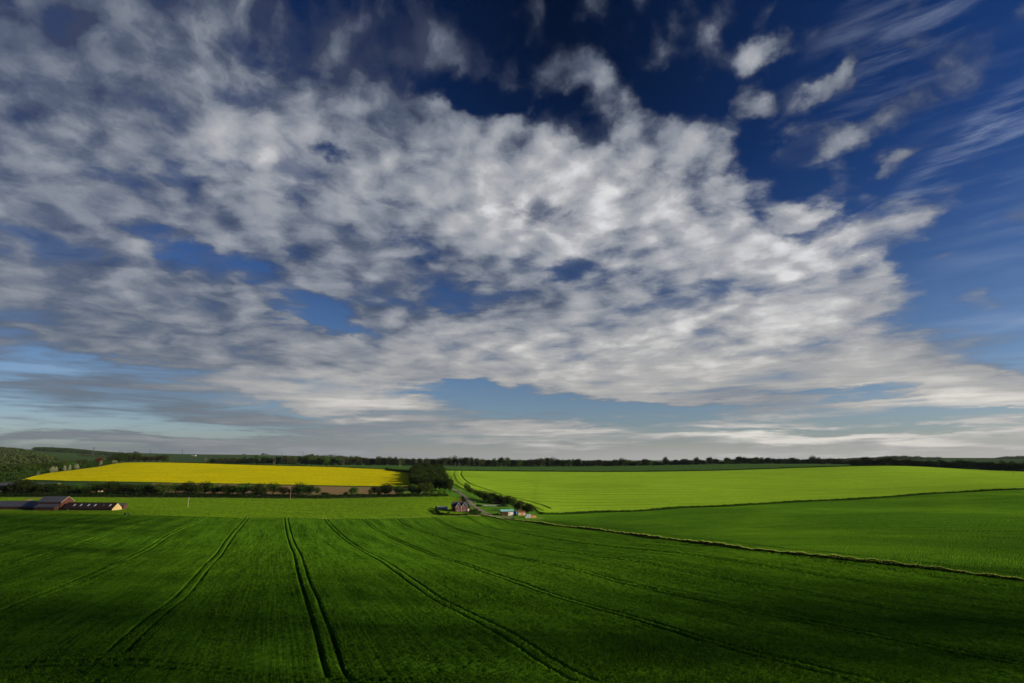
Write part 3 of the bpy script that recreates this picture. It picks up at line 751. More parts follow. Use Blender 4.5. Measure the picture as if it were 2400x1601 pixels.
# thicket between the lane and the barley
TH_ = [(1095,16,1130,1155,'round'),(1104,13,1141,1158,'round'),(1114,12,1145.5,1163,'round'),(1124,14,1149,1168,'dark'),(1132,18,1148,1172,'round'),(1143,18,1152,1175,'round'),(1156,18,1152,1178,'dark'),
 (1168,17,1157,1180,'dark'),(1176,16,1158,1182,'round'),(1189,17,1159,1184,'dark'),(1200,20,1163,1189,'round'),(1206,14,1171,1195,'round'),(1219,19,1170,1201,'olive'),(1238,25,1179,1204,'dark'),(1150,16,1160,1181,'dark'),(1182,16,1166,1188,'dark'),(1212,14,1176,1198,'dark'),(1137,14,1158,1176,'darkbush'),(1228,12,1185,1203,'darkbush')]
for c, w, top, base, k in TH_:
    pl = ('at the top of the lane thicket' if c < 1110 else 'in the upper part of the lane thicket' if c < 1145 else 'in the lane thicket by the rusty shed' if c < 1180 else 'above the teal roofed cabin' if c < 1212 else 'at the lower end of the lane thicket beside the white boxes')
    tree_px('thicket_tree' if 'bush' not in k else 'thicket_bush', k, c, w*1.15, top, base, uniq('%s %s %s' % (KW[k], 'bush' if 'bush' in k else 'tree', pl)), 'tree' if 'bush' not in k else 'bush', 'trees of the thicket between lane and barley', y0=300)

# far belts: skyline read off the photograph as (col, top row, base row)
BELT = [(484,1078,1086),(498,1075,1086),(514,1073,1086.5),(530,1073,1087),(545,1071.5,1087),(560,1073,1088),(572,1068.5,1088),(588,1071,1088),(601,1067.5,1088),(618,1069,1089),(634,1070,1089),(650,1068.5,1090),(668,1067,1090),(684,1069,1090),(700,1067.5,1090),
 (716,1067,1090),(732,1069,1090.5),(748,1070.5,1091),(762,1069.5,1091),(778,1072,1091),(792,1071,1091),(808,1072.5,1091.5),(824,1072,1091.5),(840,1071,1092),(856,1072,1092),(872,1073,1092),(886,1071,1092),(898,1070,1092),(912,1070.5,1092.5),(926,1071.5,1092.5),(940,1072.5,1093),(954,1072.5,1093),(968,1072.5,1093),
 (984,1073,1093),(1000,1073,1093),(1014,1073.5,1093),(1028,1072.5,1093),(1041,1070,1093.5),(1054,1070.5,1093.5),(1066,1069,1093.5),(1080,1069.5,1093.5),(1092,1069.5,1093.5),(1104,1070.5,1094),(1117,1072,1094),(1130,1074,1094),(1143,1076,1094),(1158,1072.5,1094.5),(1174,1069.5,1094.5),(1190,1073.5,1094.5),(1204,1075.5,1094.5),(1216,1074.5,1094.5),(1230,1077,1094.5),(1243,1075.5,1094.5),
 (1257,1074.5,1094.5),(1270,1073,1094.5),(1282,1070.5,1094.5),(1296,1072,1094.5),(1308,1074,1094.5),(1320,1076.5,1094.5),(1332,1075,1094.5),(1345,1074,1094.5),(1356,1073.5,1094.5),(1370,1078.5,1094.3),(1382,1078,1094),(1393,1078,1094),(1405,1075.5,1094),(1418,1079.5,1094),(1430,1080,1093.6),(1442,1077,1093.4),(1458,1074,1093),(1472,1075,1093),(1486,1081,1092.7),(1498,1079,1092.5),
 (1513,1074,1092.3),(1524,1079,1092.2),(1535,1081.5,1092),(1545,1082,1091.8),(1560.6,1071,1091.6),(1574,1081,1091.3),(1584,1076,1091),(1594,1080,1090.8),(1604,1074,1090.6),(1618,1077,1090.3),(1634,1072,1090),(1648,1077,1089.8),(1664,1070,1089.4),(1678,1074,1089),(1694,1081,1088.6),(1706,1071,1088.5),(1732,1068,1088.3),(1718,1075,1088.3),(1746,1070,1088),(1759,1072,1088),(1772,1070,1087.8),(1786,1072,1087.8),(1800,1071,1087.6),(1814,1073,1087.6),(1828,1073.5,1087.6),
 (1843,1073.5,1087.5),(1858,1071,1087.5),(1870,1074,1087.5),(1884,1076,1087.6),(1906,1068.5,1087.8),(1896,1075,1087.8),(1920,1072.5,1088),(1932,1075,1088.2),(1944,1072.5,1088.5),(1958,1074,1088.7),(1970,1076,1089),(1984,1080,1089.3)]
BELT2 = [(1998,1076.5,1090),(2010,1075.5,1090),(2022,1078,1090.3),(2031,1068.5,1090.5),(2044,1075,1090.8),(2058,1076,1091),(2070,1072,1091),(2087,1070.5,1091.5),(2100,1074.5,1091.8),(2112,1079,1092.2),(2122,1076,1092.6),(2132,1074,1093),(2146,1078,1093.5),(2158,1077.5,1094),(2170,1079,1094.6),(2181,1077,1095),(2194,1080,1095.8),(2208,1075.5,1096.5),(2222,1080,1097),
 (2236,1080,1098),(2247,1078,1098.8),(2258,1075.5,1099.3),(2270,1078,1100),(2283,1078,1100.6),(2296,1082,1101.4),(2305,1080,1101.8),(2322,1079.5,1102.4),(2336,1084,1103),(2352,1080,1103.6),(2366,1083,1104.4),(2376,1078.5,1104.8),(2392,1082,1105.6),(2410,1080,1106),(2430,1082,1107),(2450,1079,1108)]
SEG = [(0,600,'above the left half of the rapeseed'),(600,760,'above the middle of the rapeseed'),(760,965,'above the right end of the rapeseed'),(965,1140,'where the lane disappears'),(1140,1300,'just right of the lane top'),(1300,1480,'above the left part of the barley'),
 (1480,1700,'where sky shows between crowns'),(1700,1860,'right of the gap with the pale field'),(1860,2000,'where the dark green strip tapers out'),(2000,2200,'at the crest of the barley'),(2200,2500,'at the right end of the barley')]
LBL = {(1560.6,):'lone tall round tree rising clear of the far belt beside a gap',(1513,):'round topped tree rising from the far belt left of the lone round tree',(1584,):'small flat topped tree standing free between two round trees in the far belt',
 (1706,):'round tree right of the pale gap in the far belt',(1732,):'pointed tallest tree right of the pale gap in the far belt',(1906,):'tall dome shaped tree standing over the tapering end of the green strip',(2031,):'tall dark dome shaped tree left of the barley crest',(1174,):'dome topped tree highest in the belt right of the lane top',
 (1282,):'broad tree highest in the belt above the left end of the barley',(572,):'pointed conifer like tree breaking the belt above the rapeseed',(2376,):'broad dark round tree near the right edge of the picture'}
def beltrow(rows, Yb, jit):
    for i, (c, top, base) in enumerate(rows):
        gap = 14
        k = 'olive' if (i*7) % 10 in (1, 4, 8) and c < 1500 else ('dark' if c > 1540 or i % 2 else 'round')
        if c == 572: k = 'conifer'
        seg = [t for a, b, t in SEG if a <= c < b][0]
        hgt = base-top; sz = 'small' if hgt < 13 else ('tall' if hgt > 20 else 'middling')
        key = (c,)
        lab = LBL.get(key) or '%s %s belt tree %s' % (sz, {'olive':'brownish','dark':'dark','round':'green','conifer':'conifer'}[k], seg)
        w = (17 if hgt > 15 else 15)*random.uniform(.95, 1.3)
        if c in (1560.6, 1706): w = 17
        tree_px('belt_tree', k, c, w, top-.3, base, lab, 'tree', 'trees of the far belt along the horizon', parts=False, Y=Yb+random.uniform(0, jit), sink=1)
beltrow(BELT, 1285, 25); 
for c, top, base in BELT2:
    Yb = float(np.interp(c, [1998, 2100, 2400, 2500], [1010, 985, 885, 870]))
    beltrow([(c, top, base)], Yb, 12)

# understorey that closes the belts near the ground, and the woods beyond: nobody could count these
def canopy(name, spots, mat, per=60, leaf=.9, label=None, cat='woodland'):
    "spots: (x, y, z, height, width)"
    cs = []; r_ = np.random.default_rng(len(spots))
    for x, y, z, h_, w_ in spots:
        p = crown_pts(r_, per, .0, .46, 'round', 9)
        cs.append(p*np.array([w_/.92, w_/.92, h_])+np.array([x, y, z]))
    pts = np.concatenate(cs)
    sz = np.repeat(np.array([s[4] for s in spots]), per)*.085*leaf
    co, fc = leafquads(pts, 1.0, r_)
    ctr = np.repeat(pts, 4, 0); co = ctr+(co-ctr)*np.repeat(sz, 4)[:,None]
    o_ = npmesh(name, co, fc, mat); return tag(o_, label, cat, kind='stuff')

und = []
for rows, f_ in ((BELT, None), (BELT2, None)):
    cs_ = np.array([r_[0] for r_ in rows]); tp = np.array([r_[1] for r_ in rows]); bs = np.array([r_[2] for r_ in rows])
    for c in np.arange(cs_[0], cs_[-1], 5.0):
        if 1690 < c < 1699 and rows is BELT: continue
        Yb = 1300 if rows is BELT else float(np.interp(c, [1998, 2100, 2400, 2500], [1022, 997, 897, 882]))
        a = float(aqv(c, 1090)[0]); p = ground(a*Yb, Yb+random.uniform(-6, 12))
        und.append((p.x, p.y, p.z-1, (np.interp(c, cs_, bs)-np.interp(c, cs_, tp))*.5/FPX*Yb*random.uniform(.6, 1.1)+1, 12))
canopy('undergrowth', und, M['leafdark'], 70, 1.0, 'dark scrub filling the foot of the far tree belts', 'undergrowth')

def woodpx(name, skyline, Y0, Y1, dens_, mat, hh=(9,14), label=None, per=50, c0=None, c1=None, low=None):
    "wooded ground: trees between two distances wherever they stay under the skyline"
    sk = np.array(skyline, float); spots = []; n_ = 0
    A0 = float(aqv(sk[0,0], 1060)[0]); A1 = float(aqv(sk[-1,0], 1060)[0])
    area = .5*(A1-A0)*(Y1**2-Y0**2); N = int(area*dens_)
    for _ in range(N):
        y = math.sqrt(random.uniform(Y0**2, Y1**2)); a = random.uniform(A0, A1); c = 1200+a*FPX*math.cos(TH)
        z = float(zt(a*y, y)); h_ = random.uniform(*hh)
        q = float(aqv(c, np.interp(c, sk[:,0], sk[:,1]))[1])
        if (z+h_)/y > q: 
            h_ = q*y-z
            if h_ < hh[0]*.45: continue
        if low is not None:
            rl_ = low(c)
            if z/y > float(aqv(c, rl_)[1]) : pass
            else: continue
        spots.append((a*y, y, z-.5, h_*random.uniform(.75, 1), h_*random.uniform(.8, 1.5)))
    if spots: canopy(name, spots, mat, per, 1.0, label)
    return len(spots)
HS = [(-60,1042),(0,1043.5),(25,1043),(45,1046),(80,1048.5),(100,1052),(120,1056),(150,1063),(175,1069),(200,1076)]
k1 = woodpx('woodland', HS, 1000, 2900, .0024, M['fargreen'], (13,22), 'mixed spring woodland covering the hillside at the far left', 90)
k2 = woodpx('woodland', [(-60,1075),(0,1076),(60,1080),(110,1086),(160,1092),(190,1094)], 770, 1000, .006, M['leafdark'], (8,14), 'darker trees crowding the foot of the hillside beside the rapeseed', 70,
   low=lambda c: np.interp(c, [-60,56,119,170,200], [1126,1124,1108,1102,1098]))
# trees and hawthorns standing out along the upper edge of the rapeseed
UP = [(8,26,1098,1121,'dark'),(24,22,1101,1122,'round'),(44,28,1092,1120,'dark'),(62,22,1096,1119,'dark'),(78,24,1088,1114,'round'),(98,24,1086,1112,'dark'),(112,20,1084,1110,'dark'),(130,20,1083,1107,'dark'),(146,18,1080,1104,'round'),
 (164,18,1080,1103,'round'),(182,18,1077,1101,'olive'),(196,20,1077,1100,'dark'),(212,16,1080,1097,'dark'),(230,19,1070,1094,'copper'),(246,16,1077,1091,'dark'),(258,16,1071,1088,'dark'),
 (276,26,1060,1086,'dark'),(294,20,1062,1086,'dark'),(309,18,1064,1086,'olive'),(323,18,1063,1086,'round'),(338,18,1067,1086,'olive'),(352,18,1067,1086,'olive'),(366,16,1066,1086,'olive'),(382,20,1064,1086,'olive'),(392,10,1072,1086,'round')]
ctx = lambda c: 'at the left tip of the rapeseed' if c < 70 else ('beside the white hawthorns on the rapeseed slope' if c < 190 else ('near the copper tree above the rapeseed' if c < 262 else 'in the clump on the rapeseed crest'))
for c, w, top, base, k in UP:
    Yt = {True: None}.get(c < 262)
    Yc = float(np.interp(c, [0,56,119,170,230,272,300,400], [760,745,810,850,930,1030,1050,1060]))
    lab = 'copper leaved tree above the hawthorns on the rapeseed slope' if k == 'copper' else uniq('%s tree %s' % ({'dark':'dark','round':'green','olive':'brownish'}[k], ctx(c)))
    tree_px('field_tree', k, c, w*1.1, top, base, lab, 'tree', 'trees along the upper edge of the rapeseed', parts=True, Y=Yc+25, sink=1)
HW = [(32,9,1110,1119),(49,9,1111,1118),(84,16,1103,1112),(122,11,1091,1103),(131,9,1092,1102),(151,10,1089,1100),(163,8,1087,1098),(180,12,1086,1098),(235,9,1078,1092),(265,9,1077,1087),(272,7,1078,1087)]
for i, (c, w, top, base) in enumerate(HW):
    Yc = float(np.interp(c, [0,56,119,170,230,272,300,400], [745,730,800,840,925,1020,1040,1050]))
    tree_px('hawthorn', 'blossom', c, w*.9, top+1, base, uniq('white flowering hawthorn %s' % ('at the left tip of the rapeseed' if c < 70 else 'low on the rapeseed slope' if c < 100 else 'halfway up the rapeseed slope' if c < 190 else 'near the copper tree')), 'bush', 'white hawthorns on the rapeseed slope', Y=Yc, sink=.5)

sp = []
for _ in range(2600):
    c = random.uniform(-60, 262); Yc = float(np.interp(c, [-60,0,56,119,170,230,272], [640,650,700,805,850,930,1020]))
    Y_ = Yc+random.uniform(10, 60 if c > 200 else 330)
    q_ = float(aqv(c, np.interp(c, [-60,60,119,170,200,262], [1074,1078,1086,1080,1082,1078]))[1]); a_ = float(aqv(c, 1100)[0]); z_ = float(zt(a_*Y_, Y_)); h_ = random.uniform(5, 11)
    if (z_+h_)/Y_ > q_: h_ = q_*Y_-z_
    if h_ < 3: continue
    sp.append((a_*Y_, Y_, z_-.6, h_, h_*random.uniform(.9, 1.5)))
canopy('woodland_edge', sp, M['leafdark'], 60, 1.0, 'bushy woodland edge closing in on the slope above the rapeseed')
# woods and hedges in the distance
F = lambda sky, Y, dY, d=.004, mat='fargreen', hh=(9,14), per=30, label=None: woodpx('distant_wood', sky, Y, Y+dY, d, M[mat], hh, label, per)
F([(78,1052),(85,1048.5),(112,1047.5),(114,1046.5),(150,1046.5),(200,1049),(250,1054),(300,1058.5),(318,1060)], 2950, 480, .0024, 'leafdark', (18,30), 60, 'dark plantation along the far left skyline')
F([(315,1061),(325,1058),(350,1057),(359,1058.5),(361,1066)], 3900, 200, .002, 'fargreen', (14,26), 40, 'small wood on the skyline left of the pylons')
F([(395,1066),(405,1064.5),(430,1065.5),(470,1067),(500,1067)], 4300, 200, .002, 'fargreen', (8,14), 30, 'thin line of trees on the skyline behind the pale farm')
F([(180,1067),(185,1063),(215,1061),(225,1065),(270,1062),(300,1061),(340,1064)], 2500, 160, .004, 'fargreen', (9,13), 30, 'tree line between the two far hillside fields')
F([(500,1067),(510,1064),(540,1065.5),(592,1066),(598,1062),(603,1066),(612,1066)], 4800, 250, .0016, 'fargreen', (10,20), 30, 'far hedge and trees on the skyline above the pale field')
F([(614,1066),(620,1060.5),(640,1061),(655,1065),(670,1067)], 4400, 300, .0016, 'fargreen', (16,34), 30, 'round topped copse on the skyline')
F([(720,1068),(728,1063),(740,1060),(765,1059),(780,1060.5),(800,1059.5),(830,1064),(852,1066),(870,1071),(878,1073)], 2600, 500, .0022, 'fargreen', (14,30), 50, 'bluish hilltop wood behind the belt above the rapeseed')
F([(890,1071),(900,1070),(925,1070.5),(940,1072)], 2400, 160, .004, 'fargreen', (12,24), 40, 'further wood showing over the belt right of the hilltop wood')
F([(1890,1074),(1960,1071.5),(1990,1069.5),(2020,1071)], 2600, 200, .003, 'fargreen', (12,24), 40, 'misty wood left of the barley crest')
F([(2014,1071),(2030,1068),(2050,1067),(2070,1066),(2095,1067.3),(2150,1067.5),(2153,1072)], 3200, 300, .0022, 'fargreen', (16,34), 40, 'flat topped bluish wood on the right skyline')
F([(2156,1070),(2160,1067.5),(2170,1069),(2178,1071),(2190,1069),(2196,1070.5),(2200,1074)], 3300, 200, .003, 'fargreen', (14,30), 40, 'small copse right of the notch on the skyline')
F([(2285,1073),(2300,1070),(2315,1067.5),(2340,1068),(2370,1066.5),(2400,1069),(2450,1069)], 3600, 300, .0022, 'fargreen', (14,30), 40, 'bluish wood on the skyline at the right edge')

# fields far behind, laid on the hills
def patch(name, lo, hi, c0, c1, mat, y0): field(name, lo, hi, c0, c1, mat, .3, 120, 24, .02, y0=y0, skirt=False)
M['farpale'] = crop_mat('far_pale', L(.12,.15,.05), L(.17,.20,.07), L(.15,.16,.06), row=.1, patch=.003, fine=.2, bump=.1)
M['fargrass2'] = crop_mat('far_green', L(.035,.11,.03), L(.05,.14,.035), L(.045,.11,.03), row=.1, patch=.003, fine=.2, bump=.1)

# ------------------------------------------------------------------ hedges and grass banks
def strip_stuff(name, line, width, height, mat, dens_, leaf, label=None, kind='stuff', cat=None, taper=.6, up=0.0):
    "leafy strip along world points"
    P_ = [Vector(p) for p in line]; seg = [(q-p).length for p, q in zip(P_[:-1], P_[1:])]; tot = sum(seg)
    N = int(tot*dens_); r_ = np.random.default_rng(N)
    cum = np.concatenate([[0], np.cumsum(seg)]); s_ = r_.uniform(0, tot, N)
    X = np.interp(s_, cum, [p.x for p in P_]); Y = np.interp(s_, cum, [p.y for p in P_])
    dx = np.interp(s_+.5, cum, [p.x for p in P_])-X; dy = np.interp(s_+.5, cum, [p.y for p in P_])-Y
    l_ = np.hypot(dx, dy)+1e-9
    hv = 1+.22*np.sin(s_*.9)*np.sin(s_*.37+1)+.18*np.sin(s_*.11+2)
    t = r_.uniform(-1, 1, N); zf = r_.uniform(0, 1, N)**.7
    wd = width/2*(1-taper*zf**2)
    X = X-dy/l_*t*wd; Y = Y+dx/l_*t*wd
    Z = zt(X, Y)+up+zf*height*hv
    co, fc = leafquads(np.stack([X, Y, Z], 1), leaf, r_)
    o_ = npmesh(name, co, fc, mat); return tag(o_, label, cat, kind=kind)
def wl(pts, y0=45): return [at(c, r, y0) for c, r in pts]
def dense(line, step=4.0):
    out = []
    for p, q in zip(line[:-1], line[1:]):
        n_ = max(1, int((q-p).length/step))
        for i in range(n_): out.append(ground(*(p.lerp(q, i/n_)).xy))
    out.append(line[-1]); return out
def tagthing(o_, label, cat, group=None):
    if 'kind' in o_: del o_['kind']
    return tag(o_, label, cat, group)
HEDL = dense(wl([(-200,1165),(0,1165),(300,1165.5),(500,1166.5),(760,1168.5),(900,1165.5),(1000,1164.5),(1050,1163.5)], 400))
o_ = strip_stuff('hedge', HEDL, 2.8, 2.9, M['leafdark'], 90, .30); tagthing(o_, 'long low clipped dark hedge running along the far side of the meadow', 'hedge')
# thin hedges between the far fields
o_ = strip_stuff('hedge', dense(wl([(405,1085.8),(550,1090),(780,1095.9),(833,1099),(913,1102.2),(968,1104.5)], 700), 8), 2.6, 2.2, M['leafdark'], 22, .42)
tagthing(o_, 'thin dark hedge along the upper edge of the rapeseed', 'hedge')
o_ = strip_stuff('hedge', dense(wl([(1048,1103.8),(1082,1104),(1200,1105.4),(1300,1106.2),(1540,1106.2),(1640,1104.6),(1713,1103),(1861,1097.8),(2000,1093.5),(2096,1092.6)], 700), 8), 3.0, 2.2, M['leafdark'], 22, .42)
tagthing(o_, 'thin dark hedge between the barley and the dark green strip', 'hedge')
o_ = strip_stuff('hedge', dense(wl([(905,1104),(935,1107),(960,1110)], 700), 5), 9, 4.0, M['leafdark'], 90, .5)
tagthing(o_, 'thick dark hedge corner left of the lane wood', 'hedge')
o_ = strip_stuff('hedge', dense(wl([(966,1107),(967,1114),(967,1122),(967,1131),(967,1140)], 560), 5), 6, 6.0, M['leafdark'], 110, .5)  # put in to cast one solid shadow over the rapeseed edge
tagthing(o_, 'tall dark hedge added for its shadow between the rapeseed and the lane wood', 'hedge')
M['bankgrass'] = leaf_mat('bank_grass', L(.16,.21,.035), L(.74,.72,.24), .02)
M['bankgreen'] = leaf_mat('bank_green', L(.02,.05,.008), L(.06,.12,.015), .02)
bl = dense([at(c, r) for c, r in BANKPX], 3)
# earth bank under the grass
def bank_mesh(name, line, w, h_, mat):
    rows_ = []; 
    for i, p in enumerate(line):
        d = (line[min(i+1, len(line)-1)]-line[max(i-1, 0)]); d.z = 0; d.normalize(); nn = Vector((-d.y, d.x, 0))
        for t, z in ((-1,-.1),(-.7,h_*.55),(-.25,h_),(.3,h_*.95),(.75,h_*.5),(1,-.1)):
            q = p+nn*t*w/2; rows_.append((q.x, q.y, float(zt(q.x, q.y))+z+(random.uniform(-.12,.12) if z > 0 else 0)))
    return npmesh(name, rows_, grid_faces(len(line), 6), mat, smooth=True)
bk = bank_mesh('earth_bank', bl, 1.8, .75, M['verge']); tag(bk, kind='structure')
strip_stuff('bank_grass', [p for p in bl], 1.3, 1.3, M['bankgrass'], 110, .13, 'pale dry grass standing along the top of the field bank', cat='grass', taper=.3)
off = []
for i, p in enumerate(bl):
    d = (bl[min(i+1, len(bl)-1)]-bl[max(i-1, 0)]); d.z = 0; d.normalize(); nn = Vector((d.y, -d.x, 0))
    if nn.y > 0: nn = -nn
    off.append(p+nn*.95)
strip_stuff('bank_shade_weeds', off, 1.2, 1.2, M['leafdark'], 150, .13, 'weeds on the near side of the field bank, its shade painted by dark leaves', cat='grass', taper=.3)  # dark leaf colour carries the bank's shaded near face
M['vergeleaf'] = leaf_mat('verge_leaf', L(.02,.045,.006), L(.09,.17,.015), .02)
VL = dense(wl([(1268,1206),(1344,1203.6),(1400,1201.6),(1500,1198.8),(1606,1190.4),(1713,1187),(1819,1180),(1925,1174.3),(2000,1171.6),(2056,1167.8),(2190,1157.5),(2300,1152),(2400,1147.5),(2600,1142)], 300), 4)
strip_stuff('verge_grass', VL, 6.5, 1.2, M['vergeleaf'], 190, .30, 'dark rough grass verge between the barley and the right hand wheat', cat='grass')
strip_stuff('verge_grass', dense(wl([(560,1215.8),(760,1217.3),(900,1216.8),(1000,1213.4),(1060,1211.4),(1120,1210.6)], 300), 4), 3.0, .55, M['bankgrass'], 26, .14, 'pale grass margin along the far edge of the near wheat', cat='grass')

# ------------------------------------------------------------------ lane, tracks, rough ground by the lane
def ribbon(name, pts, w, mat, up=.05, y0=45, step=3.0, edge=0.0):
    ln = dense([at(c, r, y0) for c, r in pts], step)
    for _ in range(3): ln = [ln[0]]+[(ln[i-1]+ln[i]*2+ln[i+1])/4 for i in range(1, len(ln)-1)]+[ln[-1]]
    rows_ = []
    for i, p in enumerate(ln):
        d = ln[min(i+1, len(ln)-1)]-ln[max(i-1, 0)]; d.z = 0; d.normalize(); nn = Vector((-d.y, d.x, 0))
        ww = w*(1+edge*math.sin(i*.7))
        for t in (-1, -.5, 0, .5, 1):
            q = p+nn*t*ww/2; rows_.append((q.x, q.y, float(zt(q.x, q.y))+up-(.25 if abs(t) == 1 else 0)))
    return tag(npmesh(name, rows_, grid_faces(len(ln), 5), mat, smooth=True), kind='structure')
LO = curve([(1062,1164),(1080,1172),(1098,1188),(1112,1205),(1150,1212.5),(1200,1213.5),(1240,1210.5),(1275,1208)], 300)
HI = curve([(1062,1134),(1079,1144.5),(1089,1149.5),(1191,1170),(1250,1188.5),(1262,1201),(1275,1206)], 300)
field('rough_pasture', LO, HI, 1056, 1276, M['verge'], .12, 240, 80, .05, skirt=True)
VG2 = field('woodside_grass', [(930,1163),(1000,1162),(1060,1163)], [(930,1146),(1000,1143),(1056,1132)], 930, 1060, M['verge'], .10, 120, 40, .04, y0=500)
m, n, out = newmat('tarmac'); c = n.mix(n.noise(posco(n), .6, 5, .7), L(.13,.10,.085), L(.27,.21,.17)); bsdf(n, out, c, .85, .2, n.noise(posco(n), 5, 3), .4); M['road'] = m
m, n, out = newmat('dirt'); c = n.mix(n.noise(posco(n), .5, 5, .7), L(.20,.12,.06), L(.42,.28,.15)); bsdf(n, out, c, .9, .1, n.noise(posco(n), 4, 3), .5); M['dirt'] = m
ribbon('lane', [(1076,1094),(1060,1094.6),(1050,1096.2),(1043,1098.6),(1037,1103),(1034,1108),(1034,1116),(1040,1130),(1055,1143.5),(1076.5,1155),(1086,1162),(1095.7,1170),(1104.6,1182),(1115,1189.5),(1128,1198),(1140,1203.6),(1147,1207.5),(1152,1211)], 4.6, M['road'], .30, 300)
ribbon('lane', [(1150,1208.5),(1135,1207.8),(1120,1208.6),(1095,1209.5),(1060,1210.6)], 3.6, M['dirt'], .26, 300)
ribbon('yard_track', [(1147,1208.5),(1165,1211.6),(1195,1213.4),(1225,1214.2)], 3.4, M['road'], .26, 300)
ribbon('farm_track', [(40,1192),(46,1187),(54,1181),(62,1174.5),(70,1170.5),(80,1168.8),(95,1168.6),(110,1170.5),(125,1174),(140,1177),(155,1181),(170,1187),(186,1193.5)], 5.0, M['dirt'], .36, 380, edge=.25)

# ------------------------------------------------------------------ building materials
def plain(name, a, b, sc=2.0, rough=.8, spec=.2, metal=0.0, bump=.2):
    m, n, out = newmat(name); nz = n.noise(objco(n), sc, 5, .65)
    bsdf(n, out, n.mix(n.smooth(nz, .3, .7), L(*a), L(*b)), rough, spec, nz, bump, .03, metal); M[name] = m; return m
def ribbed(name, a, b, pitch, axis=0, rough=.5, spec=.3, patchy=.5):
    m, n, out = newmat(name); p = objco(n); s_ = n.sep(p)[axis]
    w = n.m('SINE', n.mul(s_, 2*math.pi/pitch)); f = n.add(n.mul(w, .5), .5)
    nz = n.noise(p, .8, 5, .65)
    st = n.noise(n.mapping(p, sc=(.9 if axis == 0 else .1, .9 if axis == 1 else .1, .1)), 1.0, 3, .6)
    c = n.mix(n.smooth(f, .35, .65), L(*a), L(*b)); c = n.mix(n.mul(n.smooth(nz, .4, .75), patchy), c, L(a[0]*.6, a[1]*.6, a[2]*.6))
    bsdf(n, out, c, rough, spec, f, .4, .05); M[name] = m
def bricks(name, a, b, mortar):
    m, n, out = newmat(name); br = n.node('ShaderNodeTexBrick'); n.put(br.inputs['Vector'], n.mapping(objco(n), rot=(R(90),0,0)))
    for k, v in (('Color1', L(*a)), ('Color2', L(*b)), ('Mortar', L(*mortar)), ('Scale', 1.0), ('Mortar Size', .012), ('Brick Width', .23), ('Row Height', .075)): br.inputs[k].default_value = v
    nz = n.noise(objco(n), 1.2, 5, .65)
    bsdf(n, out, n.mix(n.mul(nz, .45), br.outputs[0], L(a[0]*.5, a[1]*.5, a[2]*.5)), .85, .2); M[name] = m
ribbed('sheet_grey', (.038,.038,.042), (.125,.128,.142), 1.6, 0, .45, .4)
ribbed('sheet_dark', (.030,.018,.015), (.045,.026,.022), .4, 0, .8, .15)
ribbed('boards', (.065,.026,.017), (.11,.042,.027), .22, 1, .8, .15)
ribbed('boards_x', (.06,.03,.022), (.10,.045,.032), .22, 0, .8, .15)
plain('cream', (.42,.31,.12), (.52,.39,.16)); plain('white', (.60,.61,.64), (.74,.74,.76), rough=.5); plain('dark', (.015,.014,.013), (.03,.027,.025))
plain('tan', (.50,.36,.20), (.66,.50,.30)); plain('tealroof', (.18,.52,.50), (.30,.66,.62), 1.2); plain('slate', (.035,.037,.045), (.06,.062,.072), 3)
plain('wood', (.16,.11,.07), (.26,.19,.12), 4); plain('palewood', (.24,.20,.14), (.36,.31,.24), 4); plain('bluepaint', (.05,.20,.38), (.10,.30,.50)); plain('redpaint', (.55,.10,.05), (.70,.18,.08))
plain('galv', (.30,.31,.32), (.42,.43,.44), 3, .5, .4, .6); plain('rust', (.16,.05,.03), (.26,.09,.05), 1.5); plain('ochre', (.55,.28,.07), (.70,.40,.12)); plain('concrete', (.30,.30,.28), (.40,.39,.36))
bricks('brick', (.16,.036,.018), (.22,.052,.026), (.17,.10,.07))
m, n, out = newmat('glass'); bsdf(n, out, L(.02,.025,.03), .08, .6); M['glass'] = m
m, n, out = newmat('skylight'); bsdf(n, out, n.mix(n.noise(objco(n), 2, 3), L(.40,.44,.50), L(.62,.66,.72)), .15, .6); M['skylight'] = m
m, n, out = newmat('hide'); bsdf(n, out, L(.012,.010,.009), .7, .2); M['hide'] = m
m, n, out = newmat('hide_pied'); nz = n.noise(objco(n), .9, 1); bsdf(n, out, n.mix(n.smooth(nz, .50, .53), L(.012,.010,.009), L(.7,.68,.62)), .7, .2); M['hide_pied'] = m

